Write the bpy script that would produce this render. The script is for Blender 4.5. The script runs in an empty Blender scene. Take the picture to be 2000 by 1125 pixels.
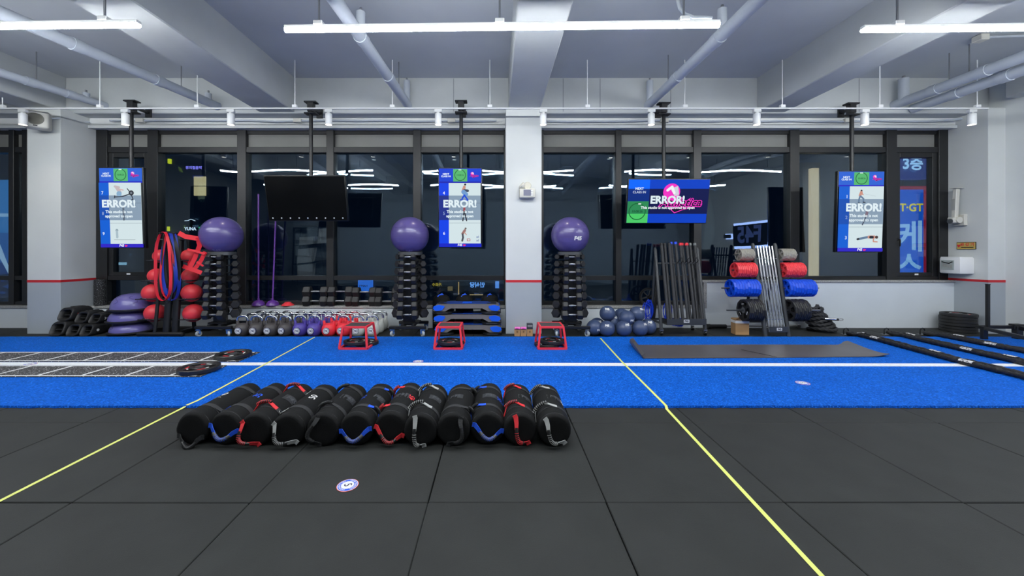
import bpy, bmesh, math, random
from mathutils import Vector, Matrix
random.seed(7)
R = math.radians
C = bpy.context.scene.collection
SC = bpy.context.scene

# ------------------------------------------------------------------ camera, world, exposure
FPX = 752.0                      # focal length in pixels of the 2000 x 1125 frame
VX, VY, H = 970.0, 490.0, 1.41   # point straight ahead in the frame, camera height
cam = bpy.data.cameras.new('camera')
cam.sensor_width = 36.0
cam.lens = FPX / 2000.0 * 36.0
cam.shift_x = (1000.0 - VX) / 2000.0
cam.shift_y = (VY - 562.5) / 2000.0
cam.clip_start = 0.05
cam_ob = bpy.data.objects.new('camera', cam)
C.objects.link(cam_ob)
cam_ob.location = (0, 0, H)
cam_ob.rotation_euler = (R(90), 0, 0)
SC.camera = cam_ob

SC.view_settings.view_transform = 'Standard'
SC.view_settings.look = 'None'
SC.view_settings.gamma = 1.0
SC.view_settings.use_curve_mapping = False
SC.view_settings.exposure = 0.1

w = bpy.data.worlds.new('night_sky')
SC.world = w
w.use_nodes = True
w.node_tree.nodes['Background'].inputs['Color'].default_value = (0.014, 0.032, 0.058, 1)
w.node_tree.nodes['Background'].inputs['Strength'].default_value = 1.5

TUBE_GLOW = 112.0                 # radiance of the ceiling light tubes
SPOT_W = 15.0                    # watts of one track spotlight


def at(px, py, Y):
    """world point seen at a pixel of the photograph at depth Y"""
    return Vector(((px - VX) * Y / FPX, Y, H - (py - VY) * Y / FPX))


def ground(px, py, z=0.0):
    Y = (H - z) * FPX / (py - VY)
    return Vector(((px - VX) * Y / FPX, Y, z))


# ------------------------------------------------------------------ materials
def lin(c):
    c = c / 255.0
    return c / 12.92 if c <= 0.04045 else ((c + 0.055) / 1.055) ** 2.4


def S(r, g, b):
    return (lin(r), lin(g), lin(b), 1.0)


MATS = {}


def mat(name, rgb, rough=0.5, metal=0.0, spec=0.5, var=None, bump=None, coat=0.0, emit=None, speck=None, sheen=0.0):
    """principled material. var=(scale, amount) colour mottling, bump=(scale, strength), speck=(scale, threshold, rgb)"""
    if name in MATS:
        return MATS[name]
    m = bpy.data.materials.new(name)
    m.use_nodes = True
    nt = m.node_tree
    b = nt.nodes['Principled BSDF']
    b.inputs['Base Color'].default_value = S(*rgb)
    b.inputs['Roughness'].default_value = rough
    b.inputs['Metallic'].default_value = metal
    b.inputs['Specular IOR Level'].default_value = spec
    b.inputs['Coat Weight'].default_value = coat
    b.inputs['Coat Roughness'].default_value = 0.08
    if sheen:
        b.inputs['Sheen Weight'].default_value = sheen
    if emit is not None:
        b.inputs['Emission Color'].default_value = S(*rgb)
        b.inputs['Emission Strength'].default_value = emit
    tc = None
    if var or bump or speck:
        tc = nt.nodes.new('ShaderNodeTexCoord')
    col = None
    if var:
        n = nt.nodes.new('ShaderNodeTexNoise')
        n.inputs['Scale'].default_value = var[0]
        n.inputs['Detail'].default_value = 6
        nt.links.new(tc.outputs['Object'], n.inputs['Vector'])
        mr = nt.nodes.new('ShaderNodeMapRange')
        mr.inputs['From Min'].default_value = 0.3
        mr.inputs['From Max'].default_value = 0.7
        mr.inputs['To Min'].default_value = 1 - var[1]
        mr.inputs['To Max'].default_value = 1 + var[1]
        nt.links.new(n.outputs['Fac'], mr.inputs['Value'])
        mx = nt.nodes.new('ShaderNodeMix')
        mx.data_type = 'RGBA'
        mx.blend_type = 'MULTIPLY'
        mx.inputs['Factor'].default_value = 1
        mx.inputs['A'].default_value = S(*rgb)
        nt.links.new(mr.outputs['Result'], mx.inputs['B'])
        col = mx.outputs['Result']
    if speck:
        v = nt.nodes.new('ShaderNodeTexNoise')
        v.inputs['Scale'].default_value = speck[0]
        v.inputs['Detail'].default_value = 1
        nt.links.new(tc.outputs['Object'], v.inputs['Vector'])
        cr = nt.nodes.new('ShaderNodeValToRGB')
        cr.color_ramp.elements[0].position = speck[1]
        cr.color_ramp.elements[1].position = speck[1] + 0.04
        nt.links.new(v.outputs['Fac'], cr.inputs['Fac'])
        mx2 = nt.nodes.new('ShaderNodeMix')
        mx2.data_type = 'RGBA'
        nt.links.new(cr.outputs['Color'], mx2.inputs['Factor'])
        if col:
            nt.links.new(col, mx2.inputs['A'])
        else:
            mx2.inputs['A'].default_value = S(*rgb)
        mx2.inputs['B'].default_value = S(*speck[2])
        col = mx2.outputs['Result']
    if col:
        nt.links.new(col, b.inputs['Base Color'])
    if bump:
        n2 = nt.nodes.new('ShaderNodeTexNoise')
        n2.inputs['Scale'].default_value = bump[0]
        n2.inputs['Detail'].default_value = 5
        nt.links.new(tc.outputs['Object'], n2.inputs['Vector'])
        bp = nt.nodes.new('ShaderNodeBump')
        bp.inputs['Strength'].default_value = bump[1]
        bp.inputs['Distance'].default_value = 0.01
        nt.links.new(n2.outputs['Fac'], bp.inputs['Height'])
        nt.links.new(bp.outputs['Normal'], b.inputs['Normal'])
    MATS[name] = m
    return m


def glow(name, rgb, k=1.0, gloss=False):
    """something that gives off light: lamp, screen, lit sign"""
    if name in MATS:
        return MATS[name]
    m = bpy.data.materials.new(name)
    m.use_nodes = True
    b = m.node_tree.nodes['Principled BSDF']
    b.inputs['Base Color'].default_value = (0.004, 0.004, 0.004, 1)
    b.inputs['Roughness'].default_value = 0.22 if gloss else 0.6
    b.inputs['Specular IOR Level'].default_value = 0.4 if gloss else 0.1
    b.inputs['Emission Color'].default_value = S(*rgb)
    b.inputs['Emission Strength'].default_value = k
    MATS[name] = m
    return m


def glass_mat():
    m = bpy.data.materials.new('window_glass')
    m.use_nodes = True
    nt = m.node_tree
    nt.nodes.clear()
    out = nt.nodes.new('ShaderNodeOutputMaterial')
    tr = nt.nodes.new('ShaderNodeBsdfTransparent')
    tr.inputs['Color'].default_value = (0.78, 0.86, 0.92, 1)
    gl = nt.nodes.new('ShaderNodeBsdfGlossy')
    gl.inputs['Roughness'].default_value = 0.0
    gl.inputs['Color'].default_value = (0.72, 0.88, 1.0, 1)
    fr = nt.nodes.new('ShaderNodeFresnel')
    fr.inputs['IOR'].default_value = 2.15
    geo = nt.nodes.new('ShaderNodeNewGeometry')
    mx = nt.nodes.new('ShaderNodeMixShader')
    nt.links.new(fr.outputs['Fac'], mx.inputs['Fac'])
    nt.links.new(tr.outputs['BSDF'], mx.inputs[1])
    nt.links.new(gl.outputs['BSDF'], mx.inputs[2])
    nt.links.new(mx.outputs['Shader'], out.inputs['Surface'])
    return m


M = dict(
    wall=mat('painted_wall', (212, 215, 213), 0.62, var=(1.2, 0.05), bump=(9, 0.05)),
    wall_low=mat('painted_wall_lower', (168, 175, 180), 0.62, var=(1.2, 0.05), bump=(9, 0.05)),
    apron=mat('painted_apron', (212, 219, 223), 0.6, var=(1.2, 0.05), bump=(9, 0.05)),
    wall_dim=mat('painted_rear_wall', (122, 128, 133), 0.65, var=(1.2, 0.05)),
    ceil=mat('painted_concrete', (184, 188, 192), 0.6, var=(1.0, 0.06), bump=(6, 0.12)),
    beamw=mat('painted_concrete_beam', (186, 190, 190), 0.6, var=(1.4, 0.07), bump=(14, 0.16)),
    pipe=mat('painted_pipe', (184, 191, 200), 0.5, var=(3, 0.04)),
    header=mat('header_board', (224, 226, 224), 0.55, var=(2, 0.03)),
    rubber=mat('rubber_tile', (39, 41, 40), 0.68, spec=0.32, var=(3.5, 0.16), bump=(160, 0.12)),
    slab=mat('concrete_slab', (22, 22, 22), 0.9),
    frame=mat('black_window_frame', (31, 32, 33), 0.42, var=(4, 0.06)),
    spandrel=mat('grey_spandrel', (128, 128, 124), 0.6, var=(2, 0.05)),
    granite=mat('granite_sill', (150, 150, 148), 0.45, var=(60, 0.35), speck=(140, 0.62, (205, 205, 200))),
    redstripe=mat('red_stripe_paint', (200, 38, 48), 0.5),
    white=mat('white_metal', (236, 237, 236), 0.4),
    offwhite=mat('off_white_plastic', (208, 206, 196), 0.45),
    black=mat('black_powder_coat', (22, 23, 25), 0.42, var=(8, 0.1)),
    blackp=mat('black_plastic', (18, 19, 20), 0.38),
    rub=mat('black_rubber', (30, 30, 31), 0.5, var=(10, 0.15), bump=(60, 0.1)),
    rubhex=mat('hex_rubber', (33, 33, 34), 0.45, var=(20, 0.15)),
    steel=mat('steel', (150, 152, 155), 0.35, metal=0.9),
    chrome=mat('chrome', (212, 214, 218), 0.16, metal=1.0),
    cloth=mat('black_cordura', (13, 14, 15), 0.75, spec=0.25, var=(18, 0.12), bump=(220, 0.25)),
    webbing=mat('black_webbing', (40, 41, 43), 0.7, bump=(200, 0.3)),
    grey=mat('dark_grey_metal', (52, 55, 58), 0.45, var=(6, 0.06)),
    red=mat('red_paint', (236, 56, 68), 0.42),
    redrub=mat('red_rubber', (232, 60, 68), 0.45, var=(6, 0.06)),
    bluerub=mat('blue_rubber', (4, 76, 212), 0.42, var=(6, 0.08)),
    greyrub=mat('grey_rubber', (150, 147, 136), 0.5, var=(8, 0.08)),
    purple=mat('purple_vinyl', (86, 76, 134), 0.28, var=(3, 0.06), bump=(30, 0.03), coat=0.25),
    card=mat('cardboard', (172, 134, 92), 0.8, var=(7, 0.06)),
    print_w=mat('white_print', (225, 225, 222), 0.55),
    print_k=mat('black_print', (16, 16, 17), 0.5),
    print_b=mat('blue_print', (28, 84, 215), 0.55),
    print_r=mat('red_print', (225, 48, 58), 0.55),
    print_g=mat('grey_print', (165, 165, 160), 0.6),
    print_n=mat('navy_print', (28, 30, 78), 0.55),
)
M['glass'] = glass_mat()


# ------------------------------------------------------------------ mesh builder
def frame_axes(d, up=None):
    d = Vector(d).normalized()
    up = Vector(up) if up is not None else (Vector((0, 0, 1)) if abs(d.z) < 0.95 else Vector((0, 1, 0)))
    x = up.cross(d)
    if x.length < 1e-6:
        x = Vector((1, 0, 0)).cross(d)
    x.normalize()
    y = d.cross(x).normalized()
    return x, y, d


class MB:
    def __init__(self):
        self.v, self.f, self.mi = [], [], []
        self.cur = 0

    def add(self, vs, fs, T=None):
        o = len(self.v)
        if T is not None:
            vs = [T @ Vector(p) for p in vs]
        self.v.extend([tuple(p) for p in vs])
        for f in fs:
            self.f.append(tuple(i + o for i in f))
            self.mi.append(self.cur)
        return self

    def box(self, c, s, bev=0.0, T=None, seg=1):
        cx, cy, cz = c
        hx, hy, hz = s[0] / 2, s[1] / 2, s[2] / 2
        if bev <= 0:
            vs = [(cx + a * hx, cy + b * hy, cz + d * hz) for d in (-1, 1) for b in (-1, 1) for a in (-1, 1)]
            fs = [(0, 2, 3, 1), (4, 5, 7, 6), (0, 1, 5, 4), (2, 6, 7, 3), (0, 4, 6, 2), (1, 3, 7, 5)]
            return self.add(vs, fs, T)
        bm = bmesh.new()
        bmesh.ops.create_cube(bm, size=1.0)
        for v in bm.verts:
            v.co = Vector((v.co.x * s[0], v.co.y * s[1], v.co.z * s[2]))
        bmesh.ops.bevel(bm, geom=bm.edges[:], offset=min(bev, min(s) * 0.49), segments=seg, affect='EDGES', profile=0.5)
        bm.verts.index_update()
        vs = [(v.co.x + cx, v.co.y + cy, v.co.z + cz) for v in bm.verts]
        fs = [[v.index for v in f.verts] for f in bm.faces]
        bm.free()
        return self.add(vs, fs, T)

    def bx(self, x0, x1, y0, y1, z0, z1, bev=0.0):
        return self.box(((x0 + x1) / 2, (y0 + y1) / 2, (z0 + z1) / 2), (abs(x1 - x0), abs(y1 - y0), abs(z1 - z0)), bev)

    def bar(self, p0, p1, w, h, bev=0.0, up=None):
        """rectangular bar from p0 to p1, w across, h along 'up'"""
        p0, p1 = Vector(p0), Vector(p1)
        x, y, d = frame_axes(p1 - p0, up)
        T = Matrix(((x.x, y.x, d.x, 0), (x.y, y.y, d.y, 0), (x.z, y.z, d.z, 0), (0, 0, 0, 1)))
        T = Matrix.Translation((p0 + p1) / 2) @ T
        return self.box((0, 0, 0), (w, h, (p1 - p0).length), bev, T)

    def cyl(self, p0, p1, r0, r1=None, n=16, cap=True):
        r1 = r0 if r1 is None else r1
        p0, p1 = Vector(p0), Vector(p1)
        x, y, d = frame_axes(p1 - p0)
        vs = []
        for p, r in ((p0, r0), (p1, r1)):
            for k in range(n):
                a = 2 * math.pi * k / n
                vs.append(p + x * (r * math.cos(a)) + y * (r * math.sin(a)))
        fs = [(k, (k + 1) % n, n + (k + 1) % n, n + k) for k in range(n)]
        if cap:
            fs.append(tuple(range(n - 1, -1, -1)))
            fs.append(tuple(range(n, 2 * n)))
        return self.add(vs, fs)

    def tube(self, path, r, n=10, closed=False, cap=True):
        P = [Vector(p) for p in path]
        m = len(P)
        rs = r if isinstance(r, (list, tuple)) else [r] * m
        vs = []
        prev = None
        for i in range(m):
            if closed:
                t = P[(i + 1) % m] - P[i - 1]
            else:
                t = P[min(i + 1, m - 1)] - P[max(i - 1, 0)]
            if t.length < 1e-9:
                t = Vector((0, 0, 1))
            t.normalize()
            if prev is None:
                x, y, _ = frame_axes(t)
            else:
                x = prev - t * prev.dot(t)
                if x.length < 1e-6:
                    x, y, _ = frame_axes(t)
                x.normalize()
                y = t.cross(x)
            prev = x
            for k in range(n):
                a = 2 * math.pi * k / n
                vs.append(P[i] + (x * math.cos(a) + y * math.sin(a)) * rs[i])
        fs = []
        for i in range(m if closed else m - 1):
            j = (i + 1) % m
            for k in range(n):
                fs.append((i * n + k, i * n + (k + 1) % n, j * n + (k + 1) % n, j * n + k))
        if not closed and cap:
            fs.append(tuple(range(n - 1, -1, -1)))
            fs.append(tuple(range((m - 1) * n, m * n)))
        return self.add(vs, fs)

    def ribbon(self, path, widths, t=0.003, side=None, closed=False):
        """flat strap along a path; side = direction(s) of its width"""
        P = [Vector(p) for p in path]
        m = len(P)
        ws = widths if isinstance(widths, (list, tuple)) else [widths] * m
        vs = []
        for i in range(m):
            tg = (P[(i + 1) % m] - P[i - 1]) if closed else (P[min(i + 1, m - 1)] - P[max(i - 1, 0)])
            tg.normalize()
            sd = side[i] if isinstance(side, list) else side
            sd = Vector(sd) - tg * Vector(sd).dot(tg)
            sd.normalize()
            nn = tg.cross(sd)
            for a, b in ((-1, -1), (1, -1), (1, 1), (-1, 1)):
                vs.append(P[i] + sd * (a * ws[i] / 2) + nn * (b * t / 2))
        fs = []
        for i in range(m if closed else m - 1):
            j = (i + 1) % m
            for k in range(4):
                fs.append((i * 4 + k, i * 4 + (k + 1) % 4, j * 4 + (k + 1) % 4, j * 4 + k))
        if not closed:
            fs.append((3, 2, 1, 0))
            fs.append(tuple((m - 1) * 4 + k for k in range(4)))
        return self.add(vs, fs)

    def lathe(self, prof, n=24, T=None, a0=0.0, cap=True):
        """prof: list of (r, z) from bottom to top about the z axis"""
        vs, fs, rings = [], [], []
        for r, z in prof:
            if r < 1e-6:
                rings.append([len(vs)])
                vs.append((0, 0, z))
            else:
                ring = []
                for k in range(n):
                    a = a0 + 2 * math.pi * k / n
                    ring.append(len(vs))
                    vs.append((r * math.cos(a), r * math.sin(a), z))
                rings.append(ring)
        for A, B in zip(rings, rings[1:]):
            if len(A) == 1 and len(B) == 1:
                continue
            for k in range(n):
                k2 = (k + 1) % n
                if len(A) == 1:
                    fs.append((A[0], B[k2], B[k]))
                elif len(B) == 1:
                    fs.append((A[k], A[k2], B[0]))
                else:
                    fs.append((A[k], A[k2], B[k2], B[k]))
        if cap:
            if len(rings[0]) > 1:
                fs.append(tuple(reversed(rings[0])))
            if len(rings[-1]) > 1:
                fs.append(tuple(rings[-1]))
        return self.add(vs, fs, T)

    def ball(self, c, r, n=24, m=14, sc=(1, 1, 1)):
        prof = [(r * math.sin(math.pi * i / m), -r * math.cos(math.pi * i / m)) for i in range(m + 1)]
        T = Matrix.Translation(c) @ Matrix.Diagonal((sc[0], sc[1], sc[2], 1))
        return self.lathe([(max(a, 0) if 0 < i < m else 0, b) for i, (a, b) in enumerate(prof)], n, T)

    def prism(self, poly, t0, t1, T=None):
        """polygon in xy extruded from z=t0 to t1"""
        n = len(poly)
        vs = [(x, y, t0) for x, y in poly] + [(x, y, t1) for x, y in poly]
        fs = [tuple(range(n - 1, -1, -1)), tuple(range(n, 2 * n))]
        fs += [(k, (k + 1) % n, n + (k + 1) % n, n + k) for k in range(n)]
        return self.add(vs, fs, T)

    def loft(self, rings, cap=True, close=True):
        """rings: list of equal-length point loops"""
        n = len(rings[0])
        vs = [p for r in rings for p in r]
        fs = []
        for i in range(len(rings) - 1):
            for k in range(n if close else n - 1):
                k2 = (k + 1) % n
                fs.append((i * n + k, i * n + k2, (i + 1) * n + k2, (i + 1) * n + k))
        if cap:
            fs.append(tuple(range(n - 1, -1, -1)))
            fs.append(tuple(range((len(rings) - 1) * n, len(rings) * n)))
        return self.add(vs, fs)

    def mesh(self, name, mats, smooth=35.0):
        me = bpy.data.meshes.new(name)
        me.from_pydata(self.v, [], self.f)
        ms = mats if isinstance(mats, (list, tuple)) else [mats]
        for m_ in ms:
            me.materials.append(m_)
        if len(ms) > 1:
            me.polygons.foreach_set('material_index', self.mi)
        if smooth:
            me.polygons.foreach_set('use_smooth', [True] * len(me.polygons))
            me.set_sharp_from_angle(angle=R(smooth))
        me.update()
        return me

    def build(self, name, mats, parent=None, smooth=35.0, fixn=False):
        me = self.mesh(name, mats, smooth)
        if fixn:
            bm = bmesh.new()
            bm.from_mesh(me)
            bmesh.ops.recalc_face_normals(bm, faces=bm.faces[:])
            bm.to_mesh(me)
            bm.free()
        o = bpy.data.objects.new(name, me)
        C.objects.link(o)
        if parent is not None:
            o.parent = parent
        return o


def rot(ax, deg):
    return Matrix.Rotation(R(deg), 4, ax)


def tag(o, label=None, cat=None, group=None, kind=None):
    if label:
        o['label'] = label
    if cat:
        o['category'] = cat
    if group:
        o['group'] = group
    if kind:
        o['kind'] = kind
    return o


def thing(name, label, cat, loc=(0, 0, 0), rz=0.0, group=None, rx=0.0, ry=0.0):
    o = bpy.data.objects.new(name, None)
    o.empty_display_size = 0.1
    C.objects.link(o)
    o.location = loc
    o.rotation_euler = (R(rx), R(ry), R(rz))
    return tag(o, label, cat, group)


def struct(o):
    o['kind'] = 'structure'
    return o


def kids(o):
    return [c for c in o.children]


def dup(root, loc, rz=None, label=None, group=None, rx=None, ry=None):
    def cp(o, par):
        c = o.copy()
        C.objects.link(c)
        if par is not None:
            c.parent = par
        for ch in o.children:
            cp(ch, c)
        return c
    r = cp(root, None)
    r.location = loc
    e = r.rotation_euler
    r.rotation_euler = (e.x if rx is None else R(rx), e.y if ry is None else R(ry), e.z if rz is None else R(rz))
    if label:
        r['label'] = label
    if group:
        r['group'] = group
    return r


# text as flat mesh data
TXT = {}


def text_mesh(s, size=1.0, bold=0.0, shear=0.0, align='CENTER', space=1.0):
    """(verts, faces) of a flat text in the xy plane, centred"""
    key = (s, bold, shear, align, space)
    if key not in TXT:
        cu = bpy.data.curves.new('text', 'FONT')
        cu.body = s
        cu.size = 1.0
        cu.align_x = align
        cu.align_y = 'CENTER'
        cu.offset = bold
        cu.shear = shear
        cu.space_character = space
        cu.resolution_u = 3
        o = bpy.data.objects.new('text', cu)
        C.objects.link(o)
        dg = bpy.context.evaluated_depsgraph_get()
        me = bpy.data.meshes.new_from_object(o.evaluated_get(dg))
        vs = [tuple(v.co) for v in me.vertices]
        fs = [tuple(p.vertices) for p in me.polygons]
        bpy.data.objects.remove(o)
        bpy.data.curves.remove(cu)
        bpy.data.meshes.remove(me)
        TXT[key] = (vs, fs)
    vs, fs = TXT[key]
    return [(x * size, y * size, z) for x, y, z in vs], fs


def add_text(mb, s, T, size, **kw):
    vs, fs = text_mesh(s, size, **kw)
    return mb.add(vs, fs, T)


# plane facing the camera side: local x -> +X, local y -> +Z, normal -> -Y
FACE = Matrix(((1, 0, 0, 0), (0, 0, -1, 0), (0, 1, 0, 0), (0, 0, 0, 1)))
# ------------------------------------------------------------------ the room
YW = 7.2           # window plane
YS = 7.05          # face of the wall under the sills
YC = 6.56          # front of the columns
XL, XR = -11.6, 8.67
YB = -2.2          # wall behind the camera
ZC = 4.45          # ceiling
ZB = 3.85          # underside of beams

# floor: one metre rubber tiles on a slab
floor = struct(MB().bx(XL - .2, XR + .2, YB - .2, YW + .35, -0.25, -0.03).build('floor', M['slab']))
tile_me = MB().box((0, 0, -0.0145), (0.995, 0.995, 0.029), 0.004).mesh('tile', M['rubber'])
tile_rng = random.Random(3)
ys = [-1.84 + k for k in range(8)]   # courses
for j, y0 in enumerate(ys):
    for i in range(21):
        x0 = -11.385 + i
        w_, d_ = 1.0, 1.0
        xs, ys2 = x0 + .5, y0 + .5
        if y0 + 1 > 7.05:
            continue
        t = bpy.data.objects.new('tile', tile_me)
        C.objects.link(t)
        t.parent = floor
        t.location = (xs + tile_rng.uniform(-.002, .002), ys2 + tile_rng.uniform(-.002, .002), tile_rng.uniform(-.0015, 0))
        t.rotation_euler = (0, 0, R(tile_rng.choice((0, 90, 180, 270))))
# last, cut row of tiles against the wall
cut_me = MB().box((0, 0, -0.0145), (0.995, 0.885, 0.029), 0.004).mesh('tile', M['rubber'])
for i in range(21):
    t = bpy.data.objects.new('tile', cut_me)
    C.objects.link(t)
    t.parent = floor
    t.location = (-11.385 + i + .5, 6.61, 0)
for o in kids(floor):
    if o.location.y > 5.9 and o.data == tile_me and o.location.y + .5 > 6.17:
        bpy.data.objects.remove(o)

# ceiling slab with the beams that hang under it
ceiling = struct(MB().bx(XL - .2, XR + .2, YB - .2, YW + .35, ZC, ZC + .2).build('ceiling', M['ceil']))


def beam_part(x0, x1, y0, y1, z0=ZB):
    b_ = MB().bx(x0, x1, y0, y1, z0, ZC + .02, 0.012).build('beam', M['beamw'], ceiling)
    return b_


beam_part(XL, XR, 6.77, YW + .3, 3.83)
for x0, x1 in ((-8.12, -7.57), (-4.17, -3.55), (0.205, 0.752), (4.58, 5.07)):
    beam_part(x0, x1, YB, 6.775)
beam_part(8.45, XR + .1, YB, 6.4, 3.95)
for px in (886, 955, 1100, 1172, 1310, 1678):
    x = (px - VX) * 6.77 / FPX
    MB().bx(x - .005, x + .005, 6.7685, 6.772, 3.86, 4.44).build('joint', mat('concrete_joint', (120, 126, 130), .8), ceiling)

# back wall under, beside and over the windows
wall_back = struct(MB().bx(XL, XR, YW + .1, YW + .3, -.1, 0.38).build('wall_back', M['wall']))
MB().bx(-7.43, 0.157, YS, YW + .12, -.05, 0.36).build('apron', M['apron'], wall_back)
MB().bx(0.766, 3.82, YS, YW + .12, -.05, 0.36).build('apron', M['apron'], wall_back)
MB().bx(3.82, 8.4, YS, YW + .12, -.05, 0.83).build('apron', M['apron'], wall_back)
MB().bx(XL, -8.0, YS, YW + .12, -.05, 0.36).build('apron', M['apron'], wall_back)
for x0, x1 in ((XL, -7.98), (-7.45, 0.17), (0.75, 8.4)):
    hb = MB().bx(x0, x1, 7.03, YW + .12, 3.655, 3.84, 0.004).build('header', M['header'], wall_back)
    MB().bx(x0, x1, 7.0, 7.05, 3.645, 3.70, 0.004).build('header_lip', M['header'], hb)


def column(x0, x1, name='column'):
    c = MB().bx(x0, x1, YC, YW + .2, .89, ZB + .002, 0.003).build(name, M['wall'], wall_back)
    MB().bx(x0, x1, YC, YW + .2, -.02, .892, 0.003).build('column_base', M['wall_low'], c)
    MB().bx(x0 - .002, x1 + .002, YC - .002, YW - .02, 0.872, 0.913).build('red_stripe', M['redstripe'], c)
    return c


column(-8.0, -7.43)
column(0.157, 0.766)
column(8.375, XR + .1)
wall_right = struct(MB().bx(XR, XR + .2, YB, YW + .3, -.1, ZC).build('wall_right', M['wall']))
wall_left = struct(MB().bx(XL - .2, XL, YB, YW + .3, -.1, ZC).build('wall_left', M['wall']))
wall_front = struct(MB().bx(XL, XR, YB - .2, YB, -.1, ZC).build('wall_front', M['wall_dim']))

# granite sills
sl = struct(MB().bx(-7.43, 0.157, 7.03, YW + .1, 0.36, 0.405, 0.004).build('sill', M['granite']))
sl.name = 'trim_1'
sl2 = struct(MB().bx(0.766, 3.84, 7.03, YW + .1, 0.36, 0.405, 0.004).build('trim_2', M['granite']))
MB().bx(3.78, 3.84, 7.03, YW + .1, 0.405, 0.83, 0.004).build('riser', M['granite'], sl2)
sl3 = struct(MB().bx(3.76, 8.4, 7.03, YW + .1, 0.83, 0.872, 0.004).build('trim_3', M['granite']))
sl4 = struct(MB().bx(XL, -8.0, 7.03, YW + .1, 0.36, 0.405, 0.004).build('trim_4', M['granite']))


# ------------------------------------------------------------------ windows
def wx(px):
    return (px - VX) * YW / FPX


def wz(py):
    return H - (py - VY) * YW / FPX


def pane(x0, x1, z0, z1, parent, bow=0.007):
    """sealed double pane, both sheets bowed slightly so that reflections split as in the photograph"""
    n = 10
    mb = MB()
    for s, y in ((1, YW + .03), (-1, YW + .055)):
        vs, fs = [], []
        hz = (z1 - z0) / 2
        hx = (x1 - x0) / 2
        for j in range(n + 1):
            for i in range(n + 1):
                u, v = -1 + 2 * i / n, -1 + 2 * j / n
                b = bow * hz * (1 - u * u) * (1 - v * v) * s
                vs.append(((x0 + x1) / 2 + u * hx, y + b, (z0 + z1) / 2 + v * hz))
        for j in range(n):
            for i in range(n):
                a = j * (n + 1) + i
                fs.append((a, a + 1, a + n + 2, a + n + 1))
        mb.add(vs, fs)
    return mb.build('pane', M['glass'], parent, smooth=180)


Z_TOP, Z_PAN, Z_TR1, Z_TR0 = wz(255), wz(262), wz(288), wz(299)


def window(name, x0, x1, mulls, zbot, zlow=None, sash=(), low_from=None):
    """mulls: list of (px0, px1) mullion spans; zlow=(top, bottom) of the lower transom"""
    w_ = struct(MB().bx(x0, x1, YW - .02, YW + .12, Z_PAN - .005, Z_TOP + .02, .004).build(name, M['frame']))
    xs = [(wx(a), wx(b)) for a, b in mulls]
    for a, b in xs:
        MB().bx(a, b, YW - .06, YW + .12, zbot, Z_TOP, .004).build('mullion', M['frame'], w_)
    spans = [(a[1], b[0]) for a, b in zip(xs, xs[1:])]
    for k, (a, b) in enumerate(spans):
        MB().bx(a, b, YW + .02, YW + .07, Z_TR1, Z_PAN).build('spandrel_panel', M['spandrel'], w_)
        MB().bx(a, b, YW - .045, YW + .1, Z_TR0, Z_TR1, .004).build('transom', M['frame'], w_)
        lowtop = zbot + .06
        has_low = zlow is not None and (low_from is None or k < low_from)
        bz = zbot
        if low_from is not None and k >= low_from:
            bz = 0.872
        MB().bx(a, b, YW - .045, YW + .1, bz, bz + .065, .004).build('bottom_rail', M['frame'], w_)
        z_up0 = bz + .065
        if has_low:
            MB().bx(a, b, YW - .045, YW + .1, zlow[1], zlow[0], .004).build('transom', M['frame'], w_)
            pane(a, b, bz + .065, zlow[1], w_, bow=0.004)
            z_up0 = zlow[0]
        if k in sash:
            fr = MB()
            t_ = .085
            for q in ((a, a + t_, z_up0, Z_TR0), (b - t_, b, z_up0, Z_TR0), (a + t_, b - t_, z_up0, z_up0 + t_ * .8), (a + t_, b - t_, Z_TR0 - t_, Z_TR0)):
                fr.bx(q[0], q[1], YW - .03, YW + .08, q[2], q[3], .004)
            s_ = fr.build('sash', M['frame'], w_)
            MB().bx((a + b) / 2 - .035, (a + b) / 2 + .035, YW - .035, YW - .02, z_up0 + .02, z_up0 + .05, .003).build('latch', M['white'], s_)
            pane(a + t_, b - t_, z_up0 + t_ * .8, Z_TR0 - t_, w_)
        else:
            pane(a, b, z_up0, Z_TR0, w_)
    return w_


wa = window('window_1', -7.43, 0.157, [(190, 215), (293, 313), (467, 484), (640, 654), (808, 823), (984, 992)], 0.405, (wz(538.5), wz(547)), sash=(0,))
wb = window('window_2', 0.766, 8.39, [(1046, 1061), (1201, 1212), (1352, 1367), (1539, 1557), (1726, 1746), (1827, 1850)], 0.405, (wz(538.5), wz(547)), sash=(4,), low_from=2)
wc = window('window_3', XL, -8.0, [(-250, -230), (-120, -104), (24, 34), (50, 60)], 0.405, (wz(538.5), wz(547)), sash=())
hd = MB()
hd.box((0, -.02, 0), (.03, .03, .06), .006)
hd.tube([(0, -.035, .0), (0.0, -.06, 0.0), (.0, -.065, -.03), (0, -.06, -.13)], .011, 8)
h_ = hd.build('handle', M['blackp'], wb)
h_.location = (wx(1749), YW - .02, wz(468))

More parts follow.
